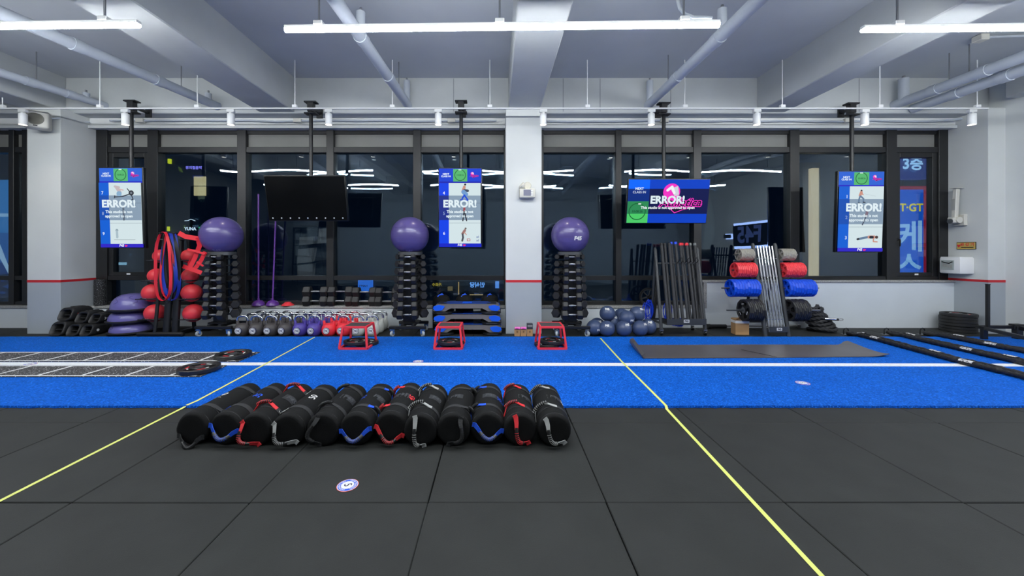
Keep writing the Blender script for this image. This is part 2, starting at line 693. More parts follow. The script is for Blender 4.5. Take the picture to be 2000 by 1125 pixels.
# ------------------------------------------------------------------ ceiling pipes
def pipe(p0, p1, r, label, risers=(), rods=(), back=True):
    p0, p1 = Vector(p0), Vector(p1)
    t = thing('ceiling_pipe', label, 'pipe', (0, 0, 0))
    d = (p1 - p0)
    st = p0 - d * (6.0 / d.length) if back else p0
    mb = MB().cyl(st, p1, r, n=20)
    mb.build('pipe_run', M['pipe'], t)
    for s_ in (0.25, 0.62):
        c = p0 + d * s_
        MB().cyl(c - d.normalized() * .06, c + d.normalized() * .06, r * 1.12, n=20).build('coupling', M['pipe'], t)
    for (k, ztop, rr) in risers:
        c = p0 + d * k
        rm = MB().cyl(c, (c.x, c.y, ztop), rr, n=16)
        rm.build('riser', M['pipe'], t)
        MB().cyl((c.x, c.y, ztop), (c.x, c.y, ztop + .05), rr * .3, n=8).build('riser_plug', M['steel'], t)
    for k in rods:
        c = p0 + d * k
        MB().cyl((c.x, c.y, c.z + r * .8), (c.x, c.y, ZC), .008, n=8).build('hanger_rod', M['steel'], t)
    return t


pipe((-7.1, 5.5, 3.96), (-6.87, 6.77, 3.96), .06, 'short grey drain pipe under the ceiling over the wall speaker', [(.78, 4.07, .05)], [(.3,)[0]])
pipe((-5.29, 4.1, 3.95), (-4.9, 6.77, 3.95), .07, 'long grey drain pipe running above the blank-topped portrait screen numbered seven to nine', [(.93, 4.1, .05)], [.75])
pipe((-1.65, 3.93, 3.97), (-1.557, 6.77, 3.97), .073, 'grey drain pipe with upright stub passing over the middle light tube near its start', [(.24, 4.27, .052), (.97, 4.36, .055)], [.8])
pipe((2.67, 3.93, 3.97), (2.66, 6.77, 3.97), .073, 'grey drain pipe with upright stub crossing the far end of the middle light tube', [(.22, 4.27, .052), (.97, 4.36, .055)], [.72])
pipe((6.94, 5.07, 3.97), (6.98, 6.77, 3.97), .075, 'upper of the two parallel grey drain pipes beside the side wall', [(.9, 4.36, .07)], [.35, .5])
pipe((7.25, 5.07, 3.9), (7.29, 6.74, 3.9), .075, 'lower of the two parallel grey drain pipes beside the side wall')


# ------------------------------------------------------------------ light tubes
def light_tube(xc, y, L, label):
    t = thing('linear_light', label, 'light', (xc, y, 3.578), -1.15, group='linear ceiling lights')
    MB().bx(-L / 2, L / 2, -.026, .026, .022, .054, .004).build('housing', M['white'], t)
    n = 10
    rings = []
    for x in (-L / 2 + .004, L / 2 - .004):
        rings.append([(x, .028 * math.cos(math.pi * k / n), .022 - .034 * math.sin(math.pi * k / n)) for k in range(n + 1)])
    MB().loft(rings).build('diffuser', MATS['tube_glow'], t, fixn=True)
    for q in (-.42, 0.0, .42) if L > 2 else (-.3, .3):
        MB().cyl((L * q, 0, .062), (L * q, 0, ZC - 3.578), .01, n=8).build('hanger_rod', M['steel'], t)
        MB().box((L * q, 0, .07), (.09, .07, .04), .005).build('clip', M['white'], t)
    return t


glow('tube_glow', (246, 250, 252), TUBE_GLOW)
LT = {}
rows = ((3.76, 'front'), (1.43, 'second'))
lab = {
    (-1, 0): 'glowing light tube hanging at the screen-seven end of the room',
    (0, 0): 'long glowing light tube hanging between the two stubbed drain pipes',
    (1, 0): 'glowing light tube hanging by the side wall above the twin pipes',
}
for j, (y, nm) in enumerate(rows):
    for i in (-1, 0, 1):
        L = 4.24
        xc = 0.03 + i * (5.6 if i < 0 else 5.7)
        light_tube(xc, y, L, lab.get((i, j), 'glowing light tube of the unseen rear row %s' % ('above the ladder mats', 'above the sandbags', 'above the battle ropes')[i + 1]))

# ------------------------------------------------------------------ track with spotlights
YT, ZT = 6.13, 3.675
tr = thing('lighting_track', 'long white spotlight track hanging on thin rods before the windows', 'light track', (0, YT, ZT))
MB().bx(-9.2, 7.83, -.012, .012, -.008, .014, .003).build('rail', M['white'], tr)
for k in range(12):
    x = -9.42 + 1.552 * k if k else -9.1
    MB().cyl((x, 0, .02), (x, 0, ZC - ZT), .007, n=8).build('hanger_rod', M['white'], tr)
    MB().box((x, 0, .035), (.075, .05, .045), .004).build('rail_clip', M['white'], tr)


def spot(px, label):
    x = (px - VX) * YT / FPX
    t = thing('track_spotlight', label, 'spotlight', (x, YT, ZT - .015), group='track spotlights')
    MB().bx(-.06, .06, -.025, .025, -.045, 0, .004).build('adapter', M['white'], t)
    MB().bx(-.02, .02, -.02, .02, -.075, -.04, .003).build('neck', M['white'], t)
    b = MB()
    b.lathe([(.048, -.245), (.052, -.24), (.052, -.075), (.045, -.066)], 20, cap=False)
    b.lathe([(0, -.064), (.045, -.066)], 20)
    b.lathe([(.045, -.225), (.048, -.245)], 20, cap=False)
    b.build('barrel', M['white'], t)
    MB().lathe([(0, -.236), (.046, -.236)], 20).build('lens', MATS['spot_glow'], t)
    ld = bpy.data.lights.new('spot_beam', 'SPOT')
    ld.energy = SPOT_W
    ld.color = (1.0, 0.86, 0.7)
    ld.spot_size = R(105)
    ld.spot_blend = 0.9
    ld.shadow_soft_size = 0.04
    lo = bpy.data.objects.new('spot_beam', ld)
    C.objects.link(lo)
    lo.parent = t
    lo.location = (0, 0, -.26)
    lo.rotation_euler = (R(-8), 0, 0)
    return t


glow('spot_glow', (255, 240, 222), 9.0)
for px, where in ((45, 'beside the wall speaker'), (245, 'in front of the hanger of screen seven to nine'),
                  (451, 'over the kettlebell end of the ball rack'), (642, 'beside the hanger of the dark screen'),
                  (856, 'beside the hanger of screen four to six'), (1061, 'by the middle column'),
                  (1272, 'beside the hanger of the wide lit screen'), (1478, 'above the coloured plate rack'),
                  (1689, 'beside the hanger of screen one to three'), (1898, 'last on the track by the wall case')):
    spot(px, 'white cylinder track spotlight ' + where)

# ------------------------------------------------------------------ conduit over the window header
cd = thing('conduit', 'thin grey cable conduit with junction boxes along the window header', 'conduit', (0, 6.97, 0))
pts = []
rr_ = random.Random(5)
x = -7.0
while x < 0.16:
    pts.append((x, 0, at(0, 236, 6.97).z + rr_.uniform(-.012, .012)))
    x += .5
MB().tube(pts, .016, 8).build('conduit_run', M['pipe'], cd)
pts = []
x = 0.8
while x < 8.3:
    pts.append((x, 0, at(0, 236, 6.97).z + rr_.uniform(-.012, .012)))
    x += .5
pts.append((8.3, -.1, at(0, 236, 6.97).z))
MB().tube(pts, .016, 8).build('conduit_run', M['pipe'], cd)
for px in (275, 582, 882, 1297, 1655):
    x = (px - VX) * 6.97 / FPX
    MB().box((x, -.01, at(0, 236, 6.97).z), (.14, .06, .07), .006).build('junction_box', M['offwhite'], cd)
cd2 = thing('conduit', 'bent grey conduit dropping from ceiling to the middle light tube', 'conduit', (0, 0, 0))
MB().tube([(1.77, 3.76, 4.445), (1.77, 3.76, 3.86), (1.79, 3.76, 3.78), (1.84, 3.76, 3.72), (1.92, 3.76, 3.69), (2.0, 3.76, 3.69), (2.1, 3.76, 3.685)], .017, 10).build('conduit_run', M['pipe'], cd2)
cd3 = thing('conduit', 'grey conduit with a junction box fixed to the ceiling above the twin pipes', 'conduit', (0, 0, 0))
a_ = at(1915, 73, 5.43)
MB().box((a_.x, a_.y, 4.405), (.12, .12, .08), .006).build('junction_box', M['offwhite'], cd3)
MB().tube([(a_.x, a_.y, 4.42), (8.43, a_.y - .12, 4.42)], .018, 8).build('conduit_run', M['pipe'], cd3)
# ------------------------------------------------------------------ screens on ceiling poles
M['scr_black'] = mat('screen_black', (9, 10, 12), 0.16, spec=0.5)


class Pic:
    """flat picture on a lit screen: shapes collected per colour, one print mesh per colour"""

    def __init__(self, parent, w, h, y0=0.0):
        self.parent, self.w, self.h, self.y0 = parent, w, h, y0
        self.m = {}
        self.layer = 0

    def get(self, col, name):
        self.layer += 1
        key = (col, name)
        if key not in self.m:
            self.m[key] = MB()
        return self.m[key], self.y0 - .0007 * self.layer

    def P(self, u, v, y):
        return (u - self.w / 2, y, self.h / 2 - v)

    def rect(self, u0, v0, u1, v1, col, name='picture'):
        m, y = self.get(col, name)
        m.add([self.P(u0, v1, y), self.P(u1, v1, y), self.P(u1, v0, y), self.P(u0, v0, y)], [(0, 1, 2, 3)])

    def poly(self, pts, col, name='picture'):
        m, y = self.get(col, name)
        m.add([self.P(u, v, y) for u, v in pts], [tuple(reversed(range(len(pts))))])

    def disc(self, u, v, r, col, name='picture', ry=None):
        ry = ry or r
        self.poly([(u + r * math.cos(k * math.pi / 12), v + ry * math.sin(k * math.pi / 12)) for k in range(24)], col, name)

    def ring(self, u, v, r, t, col, name='picture'):
        m, y = self.get(col, name)
        n = 40
        vs = []
        for k in range(n):
            a = 2 * math.pi * k / n
            vs += [self.P(u + r * math.cos(a), v + r * math.sin(a), y), self.P(u + (r - t) * math.cos(a), v + (r - t) * math.sin(a), y)]
        m.add(vs, [(2 * k, 2 * k + 1, (2 * k + 3) % (2 * n), (2 * k + 2) % (2 * n)) for k in range(n)])

    def limb(self, pts, r, col, name='figure_print'):
        """stroke of round joints"""
        for (u0, v0), (u1, v1) in zip(pts, pts[1:]):
            d = math.hypot(u1 - u0, v1 - v0) or 1e-6
            nx, ny = -(v1 - v0) / d * r, (u1 - u0) / d * r
            self.poly([(u0 + nx, v0 + ny), (u1 + nx, v1 + ny), (u1 - nx, v1 - ny), (u0 - nx, v0 - ny)], col, name)
        for u, v in pts:
            self.disc(u, v, r, col, name)

    def text(self, s, u, v, size, col, name='lettering', **kw):
        self.tid = getattr(self, 'tid', 0) + 1
        m, y = self.get(col, name + ' ' * self.tid)
        T = Matrix.Translation(self.P(u, v, y)) @ FACE
        add_text(m, s, T, size, **kw)

    def finish(self):
        for (col, name), m in self.m.items():
            m.build(name.strip(), glow('lit_%d_%d_%d' % col, col, 1.0), self.parent, smooth=0)


def logo_script(p, u, v, s, dark=False):
    pink = (236, 50, 190)
    p.disc(u - .16 * s, v - .22 * s, .2 * s, pink, 'logo')
    p.poly([(u - .2 * s, v - .3 * s), (u - .02 * s, v - .36 * s), (u + .02 * s, v - .16 * s), (u - .08 * s, v - .12 * s)], (200, 205, 215), 'logo')
    p.limb([(u - .26 * s, v - .26 * s), (u - .16 * s, v - .34 * s), (u - .1 * s, v - .2 * s)], .03 * s, (235, 235, 240), 'logo')
    p.text('Athletica', u + .06 * s, v + .03 * s, .27 * s, pink, 'logo', bold=.075, shear=.35)
    p.text('Athletica', u + .06 * s, v + .03 * s, .27 * s, (14, 14, 40) if dark else (40, 22, 60), 'logo', bold=.012, shear=.35)
    p.poly([(u - .2 * s, v + .16 * s), (u + .42 * s, v + .13 * s), (u + .14 * s, v + .2 * s), (u - .06 * s, v + .28 * s)], pink, 'logo')
    p.poly([(u - .16 * s, v + .175 * s), (u + .34 * s, v + .145 * s), (u + .12 * s, v + .19 * s), (u - .055 * s, v + .26 * s)], (14, 14, 40), 'logo')


def hanger(t, w, h, zc, ytv, depth, ztop, yaw_arm):
    """ceiling bracket, pole and arm behind a screen; all in the frame of the screen centre"""
    yp = max(6.44, ytv + .15) - ytv
    yb = 6.765 - ytv
    zt = ztop - zc
    b = MB()
    b.bx(-.05, .05, yp - .04, yp + .06, zt - .16, zt, .006)
    b.bx(-.1, .1, yp - .05, yp + .07, zt - .012, zt + .012, .004)
    b.bx(-.025, .025, yp, yb, zt - .1, zt - .06, .004)
    b.bx(-.1, .1, yp - .05, yp + .07, zt - .2, zt - .176, .004)
    b.bx(-.055, .055, yb - .02, yb + .003, zt - .16, zt + .0, .004)
    b.build('ceiling_bracket', M['black'], t)
    MB().cyl((0, yp, zt - .01), (0, yp, h * .05), .03, n=16).build('pole', M['black'], t)
    MB().cyl((0, yp, zt * .5), (0, yp, zt * .5 + .05), .034, n=16).build('pole_collar', M['black'], t)
    a = MB()
    a.bar((0, yp, h * .06), (0, depth + .02, h * .02), .08, .08, .01)
    a.bx(-.14, .14, depth, depth + .03, -.14, .14, .006)
    a.bx(-.2, -.16, depth, depth + .03, -.2, .2, .006)
    a.bx(.16, .2, depth, depth + .03, -.2, .2, .006)
    a.build('wall_arm', M['black'], t)


def screen(px0, px1, py0, py1, Y, tilt, label, ztop_py, lit=True):
    a, b = at(px0, py0, Y), at(px1, py1, Y)
    w, h = b.x - a.x, a.z - b.z
    c = (a + b) / 2
    t = thing('hanging_screen', label, 'screen', c)
    depth = .07
    hanger(t, w, h, c.z, Y, depth, H + (VY - ztop_py) * 6.44 / FPX, 0)
    cs = MB()
    cs.box((0, .03, 0), (w, .06, h), .012, seg=2)
    cs.box((0, .075, 0), (w * .75, .05, h * .72), .02)
    casing = cs.build('casing', M['blackp'], t)
    casing.rotation_euler = (R(tilt), 0, 0)
    sc = MB().box((0, -.002, 0), (w - .03, .006, h - .03)).build('screen', M['scr_black'], t)
    sc.rotation_euler = (R(tilt), 0, 0)
    return t, sc, w - .03, h - .03


BLUE, NAVY = (12, 66, 222), (14, 42, 150)
PALE, PALED = (204, 220, 224), (132, 152, 172)


def portrait(px0, px1, py0, py1, Y, label, nums, figs, soft):
    t, sc, w, h = screen(px0, px1, py0, py1, Y, 2.0, label, 198)
    blue = (16, 92, 205) if soft else (8, 62, 225)
    p = Pic(sc, w, h, -.006)
    X = lambda f: w * f
    Yv = lambda f: h * f
    p.rect(0, 0, w, Yv(.165), (44, 96, 205) if soft else (20, 62, 205))
    p.rect(0, Yv(.165), w, Yv(.185), (38, 40, 190) if soft else (16, 28, 170))
    p.rect(X(.335), Yv(.008), X(.668), Yv(.165), (84, 178, 108))
    p.ring(X(.5), Yv(.085), X(.135), X(.018), (38, 104, 66))
    p.rect(X(.46), Yv(.012), X(.53), Yv(.022), (225, 240, 235))
    p.text('10:08:26', X(.5), Yv(.085), X(.05), (38, 104, 66), bold=.02)
    p.text('NEXT', X(.165), Yv(.072), X(.058), (225, 238, 246), bold=.035)
    p.text('CLASS IN', X(.165), Yv(.1), X(.055), (225, 238, 246), bold=.035)
    logo_script(p, X(.82), Yv(.09), X(.2))
    p.rect(0, Yv(.185), X(.232), Yv(.955), blue)
    p.rect(X(.232), Yv(.185), X(.985), Yv(.955), PALE)
    p.rect(0, Yv(.955), w, h, (46, 36, 190) if soft else (18, 34, 190))
    p.text('F45', X(.49), Yv(.977), X(.075), (230, 234, 245), 'logo', bold=.04, shear=.15)
    p.text('tv', X(.595), Yv(.977), X(.075), (240, 50, 90), 'logo', bold=.04, shear=.15)
    p.rect(0, Yv(.345), X(.232), Yv(.657), (22, 76, 172) if soft else (26, 44, 134))
    p.rect(X(.232), Yv(.345), X(.985), Yv(.657), PALED)
    for v in (.44, .692):
        p.rect(X(.232), Yv(v), X(.985), Yv(v + .0035), (92, 106, 122))
    for f in figs:
        f(p, X, Yv)
    for n_, v, c_ in zip(nums, (.318, .575, .828), ((235, 240, 248), (140, 160, 205), (235, 240, 248))):
        p.text(n_, X(.125), Yv(v), X(.1), c_, bold=.01)
    p.text('ERROR!', X(.5), Yv(.455), X(.232), (218, 232, 238), bold=.045)
    p.text('This studio is not', X(.5), Yv(.553), X(.088), (218, 232, 238), bold=.035)
    p.text('approved to open', X(.5), Yv(.607), X(.088), (218, 232, 238), bold=.035)
    p.finish()
    return t


SKIN, DK, JN = (196, 140, 124), (38, 40, 50), (98, 122, 150)


def fig_rower(p, X, Y):
    p.limb([(X(.38), Y(.365)), (X(.55), Y(.36)), (X(.73), Y(.325))], X(.011), DK)
    p.limb([(X(.37), Y(.375)), (X(.38), Y(.35))], X(.01), DK)
    p.limb([(X(.73), Y(.3)), (X(.68), Y(.262))], X(.01), DK)
    p.limb([(X(.78), Y(.35)), (X(.81), Y(.395)), (X(.78), Y(.4))], X(.01), DK)
    p.disc(X(.775), Y(.315), X(.06), DK, 'figure_print')
    p.disc(X(.775), Y(.315), X(.028), (110, 118, 128), 'figure_print')
    p.limb([(X(.4), Y(.235)), (X(.5), Y(.245))], X(.025), (186, 180, 184))
    p.limb([(X(.45), Y(.25)), (X(.52), Y(.31))], X(.04), (190, 176, 180))
    p.disc(X(.5), Y(.325), X(.06), (132, 168, 198), 'figure_print')
    p.limb([(X(.52), Y(.27)), (X(.6), Y(.28))], X(.012), (206, 170, 168))


def fig_ghost(p, X, Y):
    p.limb([(X(.59), Y(.5)), (X(.595), Y(.55)), (X(.6), Y(.65))], X(.022), (88, 100, 116))
    p.disc(X(.43), Y(.785), X(.034), (140, 158, 168), 'figure_print')
    p.limb([(X(.43), Y(.8)), (X(.435), Y(.87))], X(.028), (164, 184, 194))
    p.rect(X(.36), Y(.9), X(.86), Y(.9035), DK)


def fig_bike(p, X, Y):
    p.disc(X(.62), Y(.205), X(.024), DK, 'figure_print')
    p.limb([(X(.6), Y(.235)), (X(.59), Y(.275))], X(.032), SKIN)
    p.limb([(X(.57), Y(.25)), (X(.54), Y(.295))], X(.012), SKIN)
    p.limb([(X(.6), Y(.28)), (X(.68), Y(.285))], X(.03), (60, 70, 92))
    p.limb([(X(.58), Y(.3)), (X(.64), Y(.33))], X(.05), (108, 150, 200))
    p.limb([(X(.55), Y(.385)), (X(.6), Y(.34)), (X(.68), Y(.4))], X(.018), (20, 70, 205))
    p.limb([(X(.51), Y(.4)), (X(.71), Y(.405))], X(.012), (24, 66, 190))


def fig_stand(p, X, Y):
    p.limb([(X(.6), Y(.5)), (X(.6), Y(.545))], X(.026), (150, 66, 74))
    p.limb([(X(.595), Y(.55)), (X(.565), Y(.665))], X(.014), DK)
    p.limb([(X(.605), Y(.55)), (X(.655), Y(.665))], X(.014), DK)


def fig_lift(p, X, Y):
    p.disc(X(.63), Y(.765), X(.024), (110, 104, 100), 'figure_print')
    p.limb([(X(.61), Y(.79)), (X(.56), Y(.83))], X(.03), (150, 112, 108))
    p.limb([(X(.56), Y(.84)), (X(.57), Y(.88)), (X(.55), Y(.92))], X(.022), (70, 74, 84))
    p.limb([(X(.6), Y(.81)), (X(.65), Y(.845))], X(.009), SKIN)
    p.rect(X(.66), Y(.895), X(.74), Y(.925), (172, 52, 58), 'figure_print')
    p.rect(X(.672), Y(.9), X(.728), Y(.92), PALE, 'figure_print')
    p.text('x1', X(.92), Y(.872), X(.07), (28, 60, 150), bold=.02)
    p.text('x1', X(.92), Y(.917), X(.07), (28, 60, 150), bold=.02)


def fig_squat(p, X, Y):
    p.disc(X(.485), Y(.24), X(.022), DK, 'figure_print')
    p.limb([(X(.48), Y(.26)), (X(.455), Y(.3))], X(.03), SKIN)
    p.limb([(X(.49), Y(.262)), (X(.52), Y(.29)), (X(.5), Y(.285))], X(.01), SKIN)
    p.limb([(X(.45), Y(.31)), (X(.43), Y(.345)), (X(.42), Y(.395))], X(.018), JN)
    p.limb([(X(.46), Y(.31)), (X(.52), Y(.34)), (X(.52), Y(.385))], X(.018), JN)
    p.limb([(X(.41), Y(.395)), (X(.44), Y(.397))], X(.012), DK)
    p.limb([(X(.51), Y(.383)), (X(.55), Y(.386))], X(.012), DK)
    p.limb([(X(.53), Y(.28)), (X(.78), Y(.31))], X(.003), (176, 188, 196))


def fig_lean(p, X, Y):
    p.limb([(X(.6), Y(.5)), (X(.58), Y(.56))], X(.03), (120, 104, 118))
    p.limb([(X(.57), Y(.57)), (X(.5), Y(.665))], X(.014), (70, 80, 98))


def fig_plank(p, X, Y):
    p.limb([(X(.4), Y(.845)), (X(.44), Y(.84))], X(.022), DK)
    p.limb([(X(.46), Y(.838)), (X(.63), Y(.818))], X(.025), JN)
    p.limb([(X(.65), Y(.818)), (X(.76), Y(.818))], X(.034), SKIN)
    p.limb([(X(.68), Y(.82)), (X(.72), Y(.82))], X(.03), DK)
    p.disc(X(.81), Y(.82), X(.034), (70, 54, 54), 'figure_print')
    p.limb([(X(.74), Y(.84)), (X(.74), Y(.875)), (X(.82), Y(.878))], X(.014), SKIN)


portrait(195, 282, 327, 485, 6.28, 'lit portrait screen numbered seven, eight and nine hanging by the ball rack', '789', (fig_rower, fig_ghost), True)
portrait(856, 942, 328, 484, 6.3, 'lit portrait screen numbered four, five and six over the step platforms', '456', (fig_bike, fig_stand, fig_lift), False)
portrait(1634, 1725.5, 334, 493, 6.4, 'lit portrait screen numbered one, two and three before the signboard window', '123', (fig_squat, fig_lean, fig_plank), True)

# wide lit screen
t_, sc_, w_, h_s = screen(1224, 1384, 349.5, 437, 6.36, 11, 'wide lit blue screen with an error message hanging above the bar rack', 199)
p = Pic(sc_, w_, h_s, -.006)
X = lambda f: w_ * f
Yv = lambda f: h_s * f
p.rect(0, 0, w_, h_s, (2, 62, 192))
p.rect(0, 0, X(.262), Yv(.5), (2, 100, 255))
p.rect(0, Yv(.21), X(.262), Yv(.5), (3, 42, 124))
p.rect(0, Yv(.5), X(.262), h_s, (72, 196, 100))
p.rect(0, Yv(.5), X(.262), Yv(.79), (40, 132, 80))
p.rect(X(.262), Yv(.21), w_, Yv(.79), (8, 18, 74))
p.ring(X(.125), Yv(.735), Yv(.2), Yv(.022), (20, 96, 52))
p.text('10:08:26', X(.125), Yv(.735), Yv(.075), (14, 74, 44), bold=.02)
p.text('NEXT', X(.135), Yv(.21), Yv(.075), (226, 238, 246), bold=.03)
p.text('CLASS IN', X(.135), Yv(.29), Yv(.075), (210, 222, 240), bold=.01)
logo_script(p, X(.62), Yv(.5), Yv(.98), True)
p.rect(X(.13), Yv(.545), X(.165), Yv(.57), (220, 235, 230))
p.text('ERROR!', X(.49), Yv(.47), Yv(.235), (216, 230, 236), bold=.045)
p.text('This studio is not approved to open', X(.5), Yv(.645), Yv(.086), (226, 236, 240), bold=.03)
p.finish()
# dark screen
t2, sc2, w2, h2 = screen(519.5, 677, 343, 432.5, 6.28, 12, 'wide switched-off black screen hanging between two purple-balled towers', 200)
dp = MB()
for k in range(9):
    u = -w2 / 2 + w2 * (.05 + .112 * k)
    dp.box((u, -.008, -h2 / 2 + .04), (.02, .004, .02), .004)
dp.build('lettering', M['print_w'], sc2, smooth=0)

# ------------------------------------------------------------------ loudspeaker on the first column
sp = thing('wall_speaker', 'cream box loudspeaker bracketed high on the column beside the track', 'speaker', at(73, 235, 6.36), 38)
MB().box((0, 0, 0), (.3, .22, .29), .035, seg=3).build('cabinet', M['offwhite'], sp)
gr = MB()
gr.lathe([(.0, 0), (.085, 0), (.092, .006), (.098, 0)], 28, Matrix.Translation((0, -.112, .0)) @ rot('X', 90))
gr.build('grille', mat('speaker_grille', (140, 138, 128), .7), sp)
MB().box((0, -.112, -.11), (.05, .006, .018), .002).build('badge', M['print_k'], sp)
MB().bar((0, .1, 0), (-.08, .2, 0), .08, .12, .01).build('bracket', M['offwhite'], sp)
cb = thing('speaker_cable', 'thin grey cable running from the loudspeaker round the column head', 'cable', (0, 0, 0))
MB().tube([at(92, 232, 6.45), at(105, 231, 6.5), at(116, 231, 6.545), at(124, 233, 6.66), at(150, 236, 6.9), at(176, 239, 7.0)], .012, 8).build('cable_run', M['pipe'], cb)

# emergency lamp on the middle column
em = thing('emergency_lamp', 'white twin-headed emergency lamp on the middle column', 'lamp', at(1029.5, 378, 6.48))
MB().box((0, 0, 0), (.265, .13, .15), .012, seg=2).build('housing', M['offwhite'], em)
lb = MB()
lb.box((-.0, -.067, .005), (.13, .004, .1), .0)
lb.build('label_plate', mat('grey_label', (120, 122, 140), .6), em)
for s_ in (.075,):
    for z_ in (-.035, .0, .035):
        MB().box((s_ + .0, -.068, z_), (.04, .006, .022), .003).build('button', M['white'], em)
for x_, rx_, ry_, rz_ in ((-.09, -35, 0, -75), (.005, 10, 0, 5)):
    hb_ = MB()
    Tm = Matrix.Translation((x_, -.02, .13)) @ rot('Z', rz_) @ rot('X', 90 + rx_)
    hb_.lathe([(0, -.055), (.03, -.05), (.055, -.025), (.062, .0), (.062, .012), (.056, .016)], 24, Tm, cap=False)
    hd_ = hb_.build('lamp_head', M['offwhite'], em)
    MB().lathe([(0, .012), (.056, .014)], 24, Tm).build('reflector', mat('lamp_reflector', (226, 222, 205), .3), hd_)
    MB().cyl((x_, -.01, .06), (x_, -.01, .1), .018, n=12).build('head_mount', M['offwhite'], hd_)

# descending-lifeline arm, sticker and case on the inner face of the end column (plane X = 8.375)
ar = thing('escape_lifeline', 'white steel escape lifeline arm folded upright on the end column', 'wall arm', (8.375, 6.93, at(0, 430, 6.93).z))
MB().box((-.03, 0, 0), (.06, .17, .2), .006).build('wall_plate', M['offwhite'], ar)
a1 = MB().box((-.13, 0, .0), (.16, .1, .1), .01)
a1.cyl((-.12, -.07, .0), (-.12, .07, .0), .055, n=18)
a1.build('pivot', M['offwhite'], ar)
MB().bar((-.13, 0, .02), (-.1, 0, .56), .065, .065, .008).build('arm', M['offwhite'], ar)
MB().box((-.095, 0, .575), (.15, .1, .012), .003).build('arm_cap', M['offwhite'], ar)
MB().box((-.155, 0, .28), (.006, .05, .2)).build('label_plate', M['print_g'], ar)
MB().cyl((-.22, 0, -.02), (-.05, 0, -.02), .045, n=14).build('clamp_knob', M['steel'], ar)

st = thing('sign_plate', 'small gold sign plate with red lettering above the white wall case', 'sign', (8.372, 6.86, at(0, 480, 6.86).z))
FR = Matrix(((0, 0, -1, 0), (-1, 0, 0, 0), (0, 1, 0, 0), (0, 0, 0, 1)))   # faces -X; local x runs towards the camera
MB().box((-.004, 0, 0), (.008, .285, .13), .002).build('plate', M['print_k'], st)
MB().box((-.009, 0, 0), (.004, .268, .112), .001).build('gold_face', mat('gold_plate', (206, 178, 98), .4), st)
l_ = MB()
add_text(l_, '완 강 기', Matrix.Translation((-.0125, -.02, .018)) @ FR, .062, bold=.03)
add_text(l_, '▼', Matrix.Translation((-.0125, .105, -.01)) @ FR, .07)
l_.build('lettering', M['print_r'], st, smooth=0)
l_ = MB().bx(-.0126, -.0116, -.11, .07, -.038, -.022)
l_.build('lettering', M['print_k'], st, smooth=0)

cs_ = thing('lifeline_case', 'white plastic escape lifeline case with clear window on the end column', 'case', (8.375, 6.9, at(0, 519, 6.82).z))
MB().box((-.13, 0, 0), (.26, .32, .285), .02, seg=2).build('case_body', M['white'], cs_)
MB().box((-.135, 0, .145), (.24, .3, .02), .006).build('case_lid', M['white'], cs_)
MB().box((-.262, .03, .01), (.006, .2, .17), .002).build('clear_window', mat('clear_cover', (176, 184, 180), .12), cs_)
ci = MB()
for k in range(4):
    ci.box((-.266, -.03 + .04 * k, -.02 + .01 * k), (.004, .03, .06), .001)
ci.build('label_print', M['print_g'], cs_)
rc = MB().tube([(-.268, -.05, .07), (-.268, .0, .04), (-.268, .06, .05), (-.268, .11, .07)], .008, 8)
rc.build('rope_loop', M['print_k'], cs_)
# ------------------------------------------------------------------ turf, tapes, floor mats
def turf_mat():
    m = bpy.data.materials.new('blue_turf')
    m.use_nodes = True
    nt = m.node_tree
    b = nt.nodes['Principled BSDF']
    b.inputs['Roughness'].default_value = 0.62
    b.inputs['Specular IOR Level'].default_value = 0.12
    b.inputs['Sheen Weight'].default_value = 0.6
    b.inputs['Sheen Roughness'].default_value = 0.45
    b.inputs['Sheen Tint'].default_value = (0.03, 0.3, 1.0, 1)
    tc = nt.nodes.new('ShaderNodeTexCoord')
    n1 = nt.nodes.new('ShaderNodeTexNoise')
    n1.inputs['Scale'].default_value = 75
    n1.inputs['Detail'].default_value = 3
    n2 = nt.nodes.new('ShaderNodeTexNoise')
    n2.inputs['Scale'].default_value = 2.5
    for n in (n1, n2):
        nt.links.new(tc.outputs['Object'], n.inputs['Vector'])
    cr = nt.nodes.new('ShaderNodeValToRGB')
    e = cr.color_ramp.elements
    e[0].position, e[0].color = 0.36, S(0, 60, 150)
    e[1].position, e[1].color = 0.6, S(0, 95, 215)
    x = e.new(0.71)
    x.color = S(70, 150, 248)
    nt.links.new(n1.outputs['Fac'], cr.inputs['Fac'])
    mr = nt.nodes.new('ShaderNodeMapRange')
    mr.inputs['From Min'].default_value = .3
    mr.inputs['From Max'].default_value = .7
    mr.inputs['To Min'].default_value = .92
    mr.inputs['To Max'].default_value = 1.06
    nt.links.new(n2.outputs['Fac'], mr.inputs['Value'])
    mx = nt.nodes.new('ShaderNodeMix')
    mx.data_type = 'RGBA'
    mx.blend_type = 'MULTIPLY'
    mx.inputs['Factor'].default_value = 1
    nt.links.new(cr.outputs['Color'], mx.inputs['A'])
    nt.links.new(mr.outputs['Result'], mx.inputs['B'])
    nt.links.new(mx.outputs['Result'], b.inputs['Base Color'])
    bp = nt.nodes.new('ShaderNodeBump')
    bp.inputs['Strength'].default_value = 0.7
    bp.inputs['Distance'].default_value = 0.012
    nt.links.new(n1.outputs['Fac'], bp.inputs['Height'])
    nt.links.new(bp.outputs['Normal'], b.inputs['Normal'])
    return m


TZ = 0.02
turf = thing('turf_carpet', 'bright blue artificial turf lane laid along the whole window side', 'turf', (0, 0, 0))
